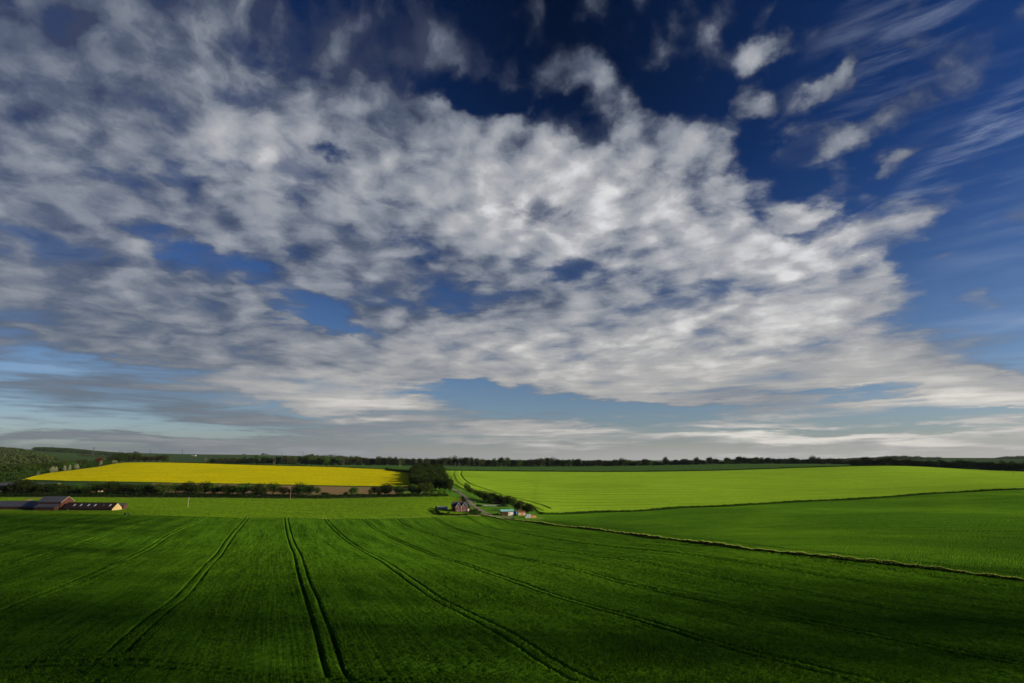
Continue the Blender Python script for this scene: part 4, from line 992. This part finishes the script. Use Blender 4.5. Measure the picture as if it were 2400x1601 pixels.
def gable(root, Lx, Wy, eave, ridge, wallm, roofm, over=.25, th=.12, gablem=None, skip_front=False):
    "ridge along local x; long walls at -y (front) and +y"
    w = MB(); hx, hy = Lx/2, Wy/2
    w.poly([(-hx,-hy,-.6),(hx,-hy,-.6),(hx,-hy,eave),(-hx,-hy,eave)], [(0,1,2,3)])
    w.poly([(-hx,hy,-.6),(hx,hy,-.6),(hx,hy,eave),(-hx,hy,eave)], [(0,1,2,3)])
    g_ = MB()
    for sx in (-1, 1): g_.poly([(sx*hx,-hy,-.6),(sx*hx,hy,-.6),(sx*hx,hy,eave),(sx*hx,0,ridge),(sx*hx,-hy,eave)], [(0,1,2,3,4)])
    if gablem is None: w.poly(g_.v, g_.f); w.build('wall', wallm, root)
    else: w.build('wall', wallm, root); g_.build('gable_wall', gablem, root)
    r_ = MB(); sl = (ridge-eave)/hy
    for sy in (-1, 1):
        y1 = sy*(hy+over); z1 = eave-sl*over
        a = [(-hx-over, 0, ridge+.02), (hx+over, 0, ridge+.02), (hx+over, y1, z1+.02), (-hx-over, y1, z1+.02)]
        b = [(x, y, z+th) for x, y, z in a]
        r_.poly(a+b, [(0,1,2,3),(4,5,6,7),(0,1,5,4),(1,2,6,5),(2,3,7,6),(3,0,4,7)])
    r_.build('roof', roofm, root)
    c = MB(); c.bar((-hx-over,0,ridge+th+.04), (hx+over,0,ridge+th+.04), .3, .1); c.build('ridge_cap', roofm, root)
def window(root, x, y, z, w, h, fy=-1, frame='white', axis='y', pane='glass'):
    "window on a wall facing -y (fy=-1) or a wall facing x"
    f = MB(); t = .07
    def bx(m_, u0, u1, z0, z1, d0, d1):
        if axis == 'y': m_.box(x+u0, x+u1, min(y+fy*d0, y+fy*d1), max(y+fy*d0, y+fy*d1), z+z0, z+z1)
        else: m_.box(min(x+fy*d0, x+fy*d1), max(x+fy*d0, x+fy*d1), y+u0, y+u1, z+z0, z+z1)
    bx(f, -w/2, w/2, 0, t, .0, .08); bx(f, -w/2, w/2, h-t, h, .0, .08); bx(f, -w/2, -w/2+t, t, h-t, .0, .08); bx(f, w/2-t, w/2, t, h-t, .0, .08)
    bx(f, -.025, .025, t, h-t, .005, .06)
    o_ = f.build('window', M[frame], root); p_ = MB(); bx(p_, -w/2+t, w/2-t, t, h-t, .005, .03); p_.build('pane', M[pane], o_)
    s_ = MB(); bx(s_, -w/2-.08, w/2+.08, -.08, -.003, .0, .14); s_.build('sill', M[frame], o_)
def door(root, x, y, z, w, h, mat, fy=-1):
    d = MB(); d.box(x-w/2, x+w/2, min(y, y+fy*.06), max(y, y+fy*.06), z, z+h); o_ = d.build('door', M[mat], root)
    k = MB(); k.box(x+w*.32, x+w*.40, min(y+fy*.065, y+fy*.12), max(y+fy*.065, y+fy*.12), z+h*.47, z+h*.51); k.build('handle', M['galv'], o_)
def foot(c, r, y0=300, Y=None):
    if Y is None: return at(c, r, y0)
    a = float(aqv(c, r)[0]); return ground(a*Y, Y)

# ------------------------------------------------------------------ farm in the dip at the left
YF = 400
def farm(name, c, Y, rz, label, cat='barn'):
    e = empty(name, foot(c, 1208, Y=Y), R(rz)); return tag(e, label, cat)
e = farm('barn', 33, 415, 0, 'long low barn with a grey corrugated roof at the left edge of the picture')
gable(e, 38, 13, 2.4, 5.6, M['boards_x'], M['sheet_grey'])
e = farm('barn', 126, 412, 0, 'tall brown boarded barn with a grey corrugated roof and a lean-to in front')
gable(e, 16.5, 12, 5.6, 9.0, M['boards_x'], M['sheet_grey'], gablem=M['boards'])
w = MB(); w.box(-6.2,7.6,-10.5,-10.35,-.6,2.6); w.poly([(7.6,-10.5,-.6),(7.6,-6.2,-.6),(7.6,-6.2,4.2),(7.6,-10.5,2.6)], [(0,1,2,3)]); w.poly([(-6.2,-10.5,-.6),(-6.2,-6.2,-.6),(-6.2,-6.2,4.2),(-6.2,-10.5,2.6)], [(0,1,2,3)]); w.build('lean_to_wall', M['boards_x'], e)
w = MB(); w.poly([(-6.5,-10.9,2.5),(7.9,-10.9,2.5),(7.9,-6.15,4.3),(-6.5,-6.15,4.3),(-6.5,-10.9,2.62),(7.9,-10.9,2.62),(7.9,-6.15,4.42),(-6.5,-6.15,4.42)], [(0,1,2,3),(4,5,6,7),(0,1,5,4),(1,2,6,5),(2,3,7,6),(3,0,4,7)]); w.build('lean_to_roof', M['sheet_grey'], e)
w = MB(); w.box(8.27,8.40,-2.0,2.0,-.4,4.2); dd = w.build('door', M['dark'], e); dd['label'] = 'dark open doorway in the gable end'
w = MB(); w.bar((8.6,-6.3,5.45),(8.6,0,9.05),.12,.3); w.bar((8.6,6.3,5.45),(8.6,0,9.05),.12,.3); w.build('bargeboard', M['palewood'], e)
e = farm('barn', 214, 408, -4, 'long low barn with a dark brown roof, skylights and a cream gable end')
gable(e, 36, 9, 1.5, 5.0, M['boards_x'], M['sheet_dark'], gablem=M['cream'])
for x in (-11.5, -6.8, -1.2, 3.6, 9.4, 14.4):
    w = MB(); sl = 3.5/4.5; n_ = Vector((0,-sl,1)).normalized(); q0, q1 = -2.9, -1.4
    zf = lambda y: 5.0+.15+y*sl
    w.poly([(x-.55,q0,zf(q0)+.03),(x+.55,q0,zf(q0)+.03),(x+.55,q1,zf(q1)+.03),(x-.55,q1,zf(q1)+.03),(x-.55,q0,zf(q0)+.12),(x+.55,q0,zf(q0)+.12),(x+.55,q1,zf(q1)+.12),(x-.55,q1,zf(q1)+.12)], [(0,1,2,3),(4,5,6,7),(0,1,5,4),(1,2,6,5),(2,3,7,6),(3,0,4,7)])
    w.build('skylight', M['skylight'] if x != 9.4 else M['sheet_grey'], e)
door(e, -14, -4.5, -.4, 1.2, 2.0, 'palewood')
e = farm('shed', 281, 416, 8, 'small brown shed with a grey roof behind the cream gable end', 'shed')
gable(e, 5.5, 5, 2.6, 4.0, M['boards_x'], M['sheet_grey'])
for (c, Y, Lx, Wy, ea, ri, rz, gm, lab) in [(62,585,63,15,3.6,7.6,0,'cream','long shed with a grey roof and cream gable end behind the hedgerow at the left'),
    (-6,600,30,12,3.4,6.6,0,'tan','grey roofed shed at the very left edge behind the hedgerow'), (222,575,16,9,3.2,5.8,10,'tan','small shed with pale grey roof and tan end wall behind the hedgerow')]:
    e = empty('farm_shed', foot(c, 1150, Y=Y), R(rz)); tag(e, lab, 'shed'); gable(e, Lx, Wy, ea, ri, M['tan'], M['sheet_grey'], gablem=M[gm])
    door(e, Lx*.2, -Wy/2, -.2, 2.4, 2.6, 'boards_x')

# ------------------------------------------------------------------ brick cottage
YC = 432
p = foot(1077, 1205, Y=YC); e = empty('cottage', p, R(13)); tag(e, 'red brick double gabled cottage with white bargeboards beside the lane', 'house')
gable(e, 11.2, 5.6, 3.6, 6.6, M['brick'], M['slate'])
for gx in (-1.55, 2.75):
    w = MB(); w.prism([(gx-2.0,-.6),(gx+2.0,-.6),(gx+2.0,3.5),(gx,6.3),(gx-2.0,3.5)], -4.6, -2.83); w.build('gable_wing', M['brick'], e)
    r_ = MB(); sl = 2.8/2.0
    for s_ in (-1, 1):
        x1 = gx+s_*2.28; z1 = 6.3-sl*2.28+.0
        a = [(gx,-4.95,6.33),(x1,-4.95,z1),(x1,-.4,z1),(gx,-.4,6.33)]; b = [(x,y,z+.13) for x,y,z in a]
        r_.poly(a+b, [(0,1,2,3),(4,5,6,7),(0,1,5,4),(1,2,6,5),(2,3,7,6),(3,0,4,7)])
    r_.build('wing_roof', M['slate'], e)
    b_ = MB()
    for s_ in (-1, 1): b_.bar((gx, -5.02, 6.32), (gx+s_*2.3, -5.02, 6.32-sl*2.3), .08, .14)
    b_.build('bargeboard', M['white'], e)
    window(e, gx, -4.6, 3.4, 1.1, 1.3); window(e, gx-.1, -4.6, .7, 1.7, 1.4)
w = MB(); w.box(.28,.98,-4.66,-2.0,3.0,3.3); w.box(.52,.68,-4.78,-4.64,-.4,3.1); w.build('drainpipe', M['white'], e)
w = MB(); w.box(.0,1.15,-.35,.35,5.6,8.6); w.box(-.1,1.25,-.45,.45,8.6,8.85); ch = w.build('chimney', M['brick'], e)
w = MB()
for x in (.28, .85): w.tube([(x,0,8.85),(x,0,9.35)], [.14,.12], 8)
w.build('chimney_pot', M['rust'], ch)
w = MB(); w.box(5.6,7.6,-2.4,1.6,-.6,2.3); w.build('porch', M['brick'], e)
w = MB(); w.poly([(5.58,-2.7,2.9),(7.9,-2.7,2.3),(7.9,1.9,2.3),(5.58,1.9,2.9),(5.58,-2.7,3.02),(7.9,-2.7,2.42),(7.9,1.9,2.42),(5.58,1.9,3.02)], [(0,1,2,3),(4,5,6,7),(0,1,5,4),(1,2,6,5),(2,3,7,6),(3,0,4,7)]); w.build('porch_roof', M['slate'], e)
window(e, 7.0, -2.4, .7, .8, 1.1); door(e, 6.1, -2.4, -.2, .85, 2.0, 'white')
plain('oldglass', (.10,.11,.10), (.24,.25,.24), 1.5, .4, .4)
# greenhouse and garden
p = foot(1038, 1200, Y=436); e = empty('greenhouse', p, R(-4)); tag(e, 'low greenhouse with pale glass roof left of the brick cottage', 'greenhouse')
w = MB()
for x in np.linspace(-3.6, 3.6, 8): w.bar((x,-1.4,0), (x,-1.4,1.6), .08); w.bar((x,-1.4,1.6), (x,0,2.5), .08); w.bar((x,1.4,1.6), (x,0,2.5), .08); w.bar((x,1.4,0), (x,1.4,1.6), .08)
for y, z in ((-1.4,1.6),(0,2.5),(1.4,1.6)): w.bar((-3.6,y,z), (3.6,y,z), .09)
w.build('frame', M['white'], e)
w = MB(); w.poly([(-3.6,-1.37,1.55),(3.6,-1.37,1.55),(3.6,0,2.44),(-3.6,0,2.44)], [(0,1,2,3)]); w.poly([(-3.6,1.37,1.55),(3.6,1.37,1.55),(3.6,0,2.44),(-3.6,0,2.44)], [(0,1,2,3)]); w.poly([(-3.6,-1.37,0),(3.6,-1.37,0),(3.6,-1.37,1.5),(-3.6,-1.37,1.5)], [(0,1,2,3)]); w.build('glazing', M['oldglass'], e)
w = MB(); w.box(-4.6,-3.7,-1.5,1.4,-.2,2.5); w.build('white_end', M['white'], e)

def hedge_thing(pts, w_, h_, label, dens_=220, leaf=.17, mat='leafdark'):
    o_ = strip_stuff('garden_hedge', dense([foot(c, r, 300) for c, r in pts], 1.5), w_, h_, M[mat], dens_, leaf); tagthing(o_, label, 'hedge')
hedge_thing([(1022,1196.5),(1024,1202),(1030,1207.5),(1040,1209),(1054,1209.2)], 1.8, 2.4, 'dark garden hedge curling round the greenhouse plot')
hedge_thing([(1054,1209.2),(1075,1209),(1096,1208.5)], 1.0, 1.1, 'low hedge in front of the brick cottage')
hedge_thing([(1100,1207),(1112,1206.4),(1126,1205.6)], 2.4, 2.2, 'dark hedge between the cottage and the lane')
hedge_thing([(1084,1166),(1092,1178),(1100,1190)], 1.6, 1.4, 'pale green hedge along the left verge of the lane', 160, .17, 'bankgreen')
hedge_thing([(1116,1187.8),(1135,1187.2),(1160,1187),(1190,1187)], 1.4, 1.3, 'dark hedge under the white rail fence right of the lane')
for c, w_, top, base, k, lab in [(1058,10,1192,1207,'darkbush','dark bush against the left wall of the cottage'),(1104,9,1194,1206,'dark','dark tree at the right corner of the cottage'),(1114,12,1191,1206,'darkbush','dark bush between the cottage and the lane'),
    (1124,9,1197,1206,'darkbush','smaller dark bush nearest the lane bend'),(1044,6,1200,1207,'bush','yellow green bush inside the greenhouse plot'),(1160,9,1204,1211,'darkbush','dark bush beside the lane end left of the teal roofed cabin'),(1166,6,1202,1211,'darkbush','taller dark bush next to the teal roofed cabin'),
    (1208,8,1204,1212,'bush','green bush between the blue shed and the tan shed')]:
    tree_px('garden_bush', k, c, w_*1.15, top, base, lab, 'bush', None, Y=428 if c < 1130 else 415)
for c, w_, lab in [(1013,11,'largest rusty red round bush at the foot of the lane wood'),(1028,6,'middle one of the rusty red round bushes'),(1041,8,'rusty red round bush nearest the lane')]:
    tree_px('copper_bush', 'copperbush', c, w_, 1151.5, 1157, lab, 'bush', 'rusty red bushes below the lane wood', Y=570)

# ------------------------------------------------------------------ cabins and boxes by the lane end
def local(name, c, Y, rz, label, cat): e = empty(name, foot(c, 1210, Y=Y), R(rz)); return tag(e, label, cat)
e = local('cabin', 1188, 416, 12, 'teal roofed cabin with one white panel at the end of the lane', 'cabin')
w = MB(); w.box(-4.3,4.3,-1.8,1.8,-.3,2.9); w.build('wall', M['boards_x'], e)
w = MB(); w.poly([(-4.7,-2.2,3.0),(4.7,-2.2,3.0),(4.7,2.2,3.9),(-4.7,2.2,3.9),(-4.7,-2.2,3.15),(4.7,-2.2,3.15),(4.7,2.2,4.05),(-4.7,2.2,4.05)], [(0,1,2,3),(4,5,6,7),(0,1,5,4),(1,2,6,5),(2,3,7,6),(3,0,4,7)]); w.build('roof', M['tealroof'], e)
w = MB(); w.box(1.6,4.2,-1.9,-1.82,.1,2.5); w.build('white_panel', M['white'], e)
w = MB(); w.box(.5,1.5,-1.88,-1.82,-.2,2.6); w.build('tan_panel', M['tan'], e)
door(e, -1.2, -1.8, -.1, 1.0, 2.0, 'dark')
w = MB(); w.bar((-4.5,-1.9,2.9),(-4.5,-1.9,6.2),.12); w.build('mast', M['galv'], e)
w = MB(); w.bar((4.5,-1.9,2.9),(4.5,-1.9,5.0),.12); w.build('mast', M['galv'], e)
w = MB(); w.bar((3.0,.5,3.7),(3.0,.5,5.6),.10); w.bar((2.3,.5,5.4),(3.7,.5,5.4),.06); w.build('aerial', M['galv'], e)
e = local('shed', 1206.5, 424, -10, 'small blue shed between the cabin and the tan shed', 'shed'); gable(e, 2.8, 2.4, 1.9, 2.5, M['bluepaint'], M['slate'], .1, .06); door(e, .2, -1.2, -.1, .8, 1.7, 'bluepaint')
e = local('shed', 1222, 420, 10, 'tan shed with a red door and a pale blue panel', 'shed'); gable(e, 5.2, 3.0, 2.1, 2.9, M['tan'], M['rust'], .15, .08); door(e, .2, -1.5, -.1, 1.0, 1.8, 'redpaint')
w = MB(); w.box(1.1,1.8,-1.58,-1.5,-.1,1.9); w.build('blue_panel', M['skylight'], e)
e = local('container', 1239, 406, 8, 'white metal container beside the ochre crate', 'container')
w = MB(); w.box(-1.6,1.6,-1.2,1.2,-.2,2.7); w.build('body', M['white'], e)
w = MB()
for x in (-1.5, -.02, 1.42): w.box(x,x+.1,-1.27,-1.2,-.1,2.6)
w.box(-1.5,1.52,-1.27,-1.2,2.6,2.7); w.build('door_frame', M['galv'], e)
w = MB(); w.box(-.35,-.28,-1.33,-1.27,.6,2.0); w.box(.28,.35,-1.33,-1.27,.6,2.0); w.build('handle', M['galv'], e)
e = local('tank', 1232, 405, 8, 'small white tank standing left of the white container', 'tank')
w = MB(); w.tube([(0,0,-.1),(0,0,1.3),(0,0,1.5)], [.6,.6,.3], 14); w.build('body', M['white'], e, True); w = MB(); w.tube([(0,0,1.5),(0,0,1.62)], [.2,.2], 10); w.build('lid', M['galv'], e)
e = local('crate_shed', 1250.5, 406.5, 8, 'ochre wooden shed right of the white container', 'shed')
w = MB(); w.box(-1.7,1.7,-1.3,1.3,-.2,2.2); w.build('wall', M['ochre'], e); w = MB(); w.box(-1.85,1.85,-1.45,1.45,2.22,2.34); w.build('roof', M['rust'], e); door(e, .6, -1.3, -.1, .9, 1.8, 'ochre')
e = local('shed', 1167, 500, 6, 'rusty red shed under the thicket trees', 'shed'); gable(e, 6.5, 4, 2.2, 3.2, M['rust'], M['rust'], .15, .08); door(e, 0, -2, -.1, 1.6, 1.9, 'dark')

# ------------------------------------------------------------------ fences
def fence(name, line, step, hgt, mat, label, rails=(.5,.95), post=.12, cat='fence', rail=.05):
    e = empty(name, line[0]); tag(e, label, cat); b = e.location
    tot = 0; pts = [line[0]]
    for p, q in zip(line[:-1], line[1:]):
        l_ = (q-p).length
        while tot+l_ >= step:
            t = (step-tot)/l_; p = p.lerp(q, t); l_ = (q-p).length; tot = 0; pts.append(ground(p.x, p.y))
            if l_ < 1e-6: break
        tot += l_
    mp = MB(); mp.box(-post/2, post/2, -post/2, post/2, -.3, hgt); me = None
    for p in pts[:100]:
        if me is None: o_ = mp.build('post', mat, e); me = o_.data
        else: o_ = bpy.data.objects.new('post', me); COL.objects.link(o_); o_.parent = e
        o_.location = p-b
    w = MB()
    for z in rails:
        for p, q in zip(pts[:-1], pts[1:]): w.bar(p-b+Vector((0,0,z*hgt)), q-b+Vector((0,0,z*hgt)), rail)
    w.build('rail', mat, e)
fence('meadow_fence', dense(wl([(-40,1167),(300,1167.8),(500,1168.6),(760,1170.4),(900,1167.4),(1000,1166)], 400), 4), 6.0, 1.2, M['wood'], 'thin wooden post and rail fence along the meadow side of the hedge', post=.12, rail=.03)
fence('rail_fence', [foot(c, 1187.5, 380) for c in np.linspace(1119, 1190, 16)], 2.4, 1.3, M['white'], 'white rail fence right of the lane below the thicket', post=.14, rail=.09)
fence('yard_fence', [foot(c, r, 300) for c, r in ((1170,1213.3),(1200,1215.5),(1230,1217),(1262,1217.6),(1278,1217))], 2.2, 1.1, M['palewood'], 'low pale fence in front of the cabins along the field bank', post=.12, rail=.06)

# ------------------------------------------------------------------ poles and pylons
def pole(c, top, base, Y, label, mat='palewood', arm=1.6, double=False, w=.30):
    a = float(aqv(c, base)[0]); p = ground(a*Y, Y); h = float(aqv(c, top)[1])*Y-p.z
    e = empty('power_pole', p, R(random.uniform(-25, 25))); tag(e, label, 'pole', None)
    xs = (-1.1, 1.1) if double else (0,)
    for x in xs: t = MB(); t.tube([(x,0,-.4),(x,0,h)], [w/2, w/2*.75], 8); t.build('pole', M[mat], e)
    if arm:
        t = MB(); t.box(-arm, arm, -.07, .07, h-.55, h-.35); t.build('crossarm', M['wood'], e)
        for x in (-arm*.9, 0, arm*.9):
            t = MB(); t.tube([(x,0,h-.35),(x,0,h-.05)], [.07,.05], 6); t.build('insulator', M['dark'], e)
    return e
pole(440, 1165, 1190, 432, 'pale wooden pole standing alone in the meadow', w=.42, arm=0)
pole(680, 1146, 1170, 505, 'thick brown pole with crossarm in front of the hedge', 'wood', w=.45)
pole(919, 1146, 1166, 545, 'thin pale pole at the hedge near the lane wood', w=.34, arm=.9)
pole(1077.3, 1143, 1163.5, 560, 'tall pale pole at the corner of the meadow beside the lane', w=.32, arm=.8)
pole(1053.6, 1131, 1144, 640, 'pole at the right edge of the lane wood', w=.34, arm=.8)
pole(1113.5, 1175, 1190, 455, 'slim pole at the right verge of the lane above the bend', w=.30, arm=.8)
for c, top, base, Y, lab in [(481,1073,1085.5,1120,'twin pole in front of the left end of the far belt'),(642.5,1074.5,1089,1090,'twin pole left of the hilltop wood'),(804.5,1077,1091,1080,'twin pole in front of the belt above the middle of the rapeseed'),(937,1079,1092,1060,'twin pole above the right end of the rapeseed')]:
    pole(c, top, base, Y, lab, double=True, w=.30, arm=2.0)
for c, top, base, Y, lab in [(1041,1085,1093.5,1180,'leftmost thin pole where the lane disappears'),(1067,1083,1093.5,1180,'thin pole in the middle of the lane top'),(1076.5,1084,1094,1160,'thin pole right of the lane top'),(1174.5,1086,1094.5,1200,'thin pole in front of the belt left of the barley'),
    (1327.5,1086,1095,1200,'thin pole in front of the belt above the left part of the barley'),(1648,1093,1099,1060,'thin pole in the dark green strip below the lone round tree'),(1811.6,1091.5,1098,1030,'thin pole at the hedge right of the pale gap'),
    (1969.4,1096,1104,900,'dark pole in the far barley below the tapering strip'),(2154,1097,1110,860,'dark pole in the barley right of its crest'),(2377.7,1107,1119.5,760,'dark pole in the barley near the right edge')]:
    pole(c, top, base, Y, lab, 'wood' if c > 1900 else 'palewood', w=.36, arm=.9)
plain('steel', (.05,.055,.06), (.09,.095,.10))
def pylon(c, top, Y, base, label):
    a = float(aqv(c, base)[0]); z0 = float(zt(a*Y, Y)); h = float(aqv(c, top)[1])*Y-z0; h = max(h, 20)
    e = empty('pylon', (a*Y, Y, z0), R(20)); tag(e, label, 'pylon', 'electricity pylons on the skyline')
    t = MB(); b = h*.09
    lv = [0,.25,.48,.66,.8,.9,1.0]; wd = [1,.72,.5,.34,.24,.2,.05]
    for (l0, w0), (l1, w1) in zip(zip(lv, wd), zip(lv[1:], wd[1:])):
        c0 = [(sx*b*w0, sy*b*w0, l0*h) for sx, sy in ((-1,-1),(1,-1),(1,1),(-1,1))]; c1 = [(sx*b*w1, sy*b*w1, l1*h) for sx, sy in ((-1,-1),(1,-1),(1,1),(-1,1))]
        for i in range(4): t.bar(c0[i], c1[i], .7); t.bar(c0[i], c1[(i+1)%4], .35); t.bar(c0[(i+1)%4], c1[i], .35); t.bar(c1[i], c1[(i+1)%4], .3)
    t.build('lattice', M['steel'], e)
    for zz_, al in ((.66,.20),(.80,.24),(.90,.18)): s_ = MB(); s_.bar((-al*h,0,zz_*h), (al*h,0,zz_*h), .5); s_.build('arm', M['steel'], e)
pylon(219, 1047.5, 3000, 1060, 'pylon standing before the dark plantation at the far left')
pylon(352, 1055, 4200, 1064, 'pylon over the small wood on the left skyline')
pylon(427, 1053.5, 4200, 1066, 'tallest looking pylon above the far green field')
pylon(661, 1060.5, 4600, 1068, 'faint pylon just right of the round topped copse')
pylon(709, 1058.5, 4300, 1068, 'pylon just left of the hilltop wood')
e = empty('farmhouse', foot(454, 1071, Y=3300), R(0)); tag(e, 'tiny pale grey farmhouse on the far hillside field', 'house'); gable(e, 22, 10, 5, 9, M['concrete'], M['slate'])
e = empty('farmhouse', foot(168, 1056, Y=3100), R(0)); tag(e, 'tiny white house in front of the dark plantation', 'house'); gable(e, 9, 8, 5, 8, M['white'], M['slate'])

# ------------------------------------------------------------------ cattle
def cow(p, rz, mat, label):
    me = bpy.data.meshes.new('cow')
    V_ = [(0,0,1.05),(.55,0,1.08),(.85,0,1.05),(-.5,0,1.10),(-.8,0,1.05),(1.1,0,1.0),(1.35,0,.75),(1.55,0,.5),
          (.7,.22,.75),(.7,.22,.4),(.7,.22,.03),(.7,-.22,.75),(.72,-.22,.4),(.72,-.22,.03),(-.7,.22,.75),(-.8,.22,.42),(-.72,.22,.03),(-.7,-.22,.75),(-.76,-.22,.42),(-.68,-.22,.03),(-.95,0,.95),(-1.0,0,.5)]
    E_ = [(0,1),(1,2),(0,3),(3,4),(2,5),(5,6),(6,7),(2,8),(8,9),(9,10),(2,11),(11,12),(12,13),(4,14),(14,15),(15,16),(4,17),(17,18),(18,19),(4,20),(20,21)]
    Rr = [.40,.40,.33,.40,.34,.22,.17,.11]+[.15,.09,.07]*2+[.19,.10,.07]*2+[.05,.04]
    me.from_pydata([(x*.95,y,z*1.05) for x,y,z in V_], E_, []); o_ = bpy.data.objects.new('cow', me); COL.objects.link(o_)
    md = o_.modifiers.new('skin', 'SKIN'); me.skin_vertices[0].data[0].use_root = True
    for i, r_ in enumerate(Rr): me.skin_vertices[0].data[i].radius = (r_, r_)
    sb = o_.modifiers.new('sub', 'SUBSURF'); sb.levels = 1; sb.render_levels = 1
    dg = bpy.context.evaluated_depsgraph_get(); m2 = bpy.data.meshes.new_from_object(o_.evaluated_get(dg)); bpy.data.objects.remove(o_)
    m2.materials.clear(); m2.materials.append(mat); o_ = bpy.data.objects.new('cow', m2); COL.objects.link(o_)
    o_.location = (p.x, p.y, p.z+.12); o_.rotation_euler = (0,0,R(rz)); return tag(o_, label, 'cow')
cow(foot(146, 1177, 380), 175, M['hide'], 'black cow grazing behind the tall barn beside the dirt track')
cow(foot(34, 1190.5, 380), 10, M['hide'], 'black cow behind the long grey barn roof at the left')
cow(foot(293, 1209.2, 340), 0, M['hide'], 'black cow near the field edge right of the small shed')
cow(foot(299, 1209.4, 340), 185, M['hide_pied'], 'black and white cow rightmost by the field edge')

# ------------------------------------------------------------------ added unseen screen of flakes off to the right, shading the near ground
def sm(v, a, b): t = np.clip((v-a)/(b-a), 0, 1); return t*t*(3-2*t)
Nc = 33000
cy = rng.uniform(20, 560, Nc); ca_ = rng.uniform(-1.3, 1.3, Nc); cx = ca_*cy
dens_c = .85*sm(cy, 175, 60)+.62*sm(ca_, -.42, -.85)*sm(cy, 470, 330)+.35*sm(ca_, .62, .95)*sm(cy, 300, 200)  # flake density shaped to darken the foreground and both sides
dens_c *= 1+.25*patchn(cx, cy, .03, 21)
areaw = cy/560
kp = rng.uniform(0, 1, Nc) < np.clip(dens_c, 0, .97)*np.minimum(areaw*1.3, 1)
cx, cy = cx[kp], cy[kp]; cz = zt(cx, cy); Dd = 1900+rng.normal(0, 45, len(cx))
ctr = np.stack([cx+TOSUN.x*Dd, cy+TOSUN.y*Dd, cz+TOSUN.z*Dd], 1)
co, fc = leafquads(ctr, 3.4, rng)
m, n, out = newmat('shade_flake'); d_ = n.node('ShaderNodeBsdfTranslucent'); d_.inputs[0].default_value = (.9,.9,.9,1); e_ = n.node('ShaderNodeBsdfDiffuse'); e_.inputs[0].default_value = (.9,.9,.9,1)
mx = n.node('ShaderNodeMixShader'); mx.inputs[0].default_value = .5; n.l.new(d_.outputs[0], mx.inputs[1]); n.l.new(e_.outputs[0], mx.inputs[2]); n.l.new(mx.outputs[0], out.inputs[0])
tag(npmesh('shade_screen', co, fc, m), kind='structure')

# ------------------------------------------------------------------ thin spring haze
hz_ = MB(); zl = float(min(zt(xx, yy).min(), -60))-1.0
hz_.box(-30000, 30000, -400, 11900, zl, float(max(zt(xx, yy).max(), 100))+60)
m = bpy.data.materials.new('haze'); m.use_nodes = True; m.node_tree.nodes.clear()
v_ = m.node_tree.nodes.new('ShaderNodeVolumePrincipled'); v_.inputs['Color'].default_value = (.62,.74,.86,1); v_.inputs['Density'].default_value = 1.3e-5; v_.inputs['Anisotropy'].default_value = .0
o2 = m.node_tree.nodes.new('ShaderNodeOutputMaterial'); m.node_tree.links.new(v_.outputs[0], o2.inputs['Volume'])
tag(hz_.build('haze', m), kind='stuff')

# ------------------------------------------------------------------ look-alikes that would share a label are told apart by their order
def colof(o_): v = o_.matrix_world.translation if o_.parent else o_.location; return v.x/max(v.y, 1)
by = {}
for o_ in COL.objects:
    if o_.parent is None and o_.get('label') and 'kind' not in o_: by.setdefault(o_['label'], []).append(o_)
ORD = ['first','second','third','fourth','fifth','sixth','seventh','eighth','ninth','tenth','eleventh','twelfth','thirteenth','fourteenth','fifteenth','sixteenth']
for lab, lst in by.items():
    if len(lst) > 1:
        lst.sort(key=colof)
        for i, o_ in enumerate(lst):
            o_['label'] = 'leftmost '+lab if i == 0 else ('rightmost '+lab if i == len(lst)-1 else ORD[min(i, 15)]+' from left '+lab)
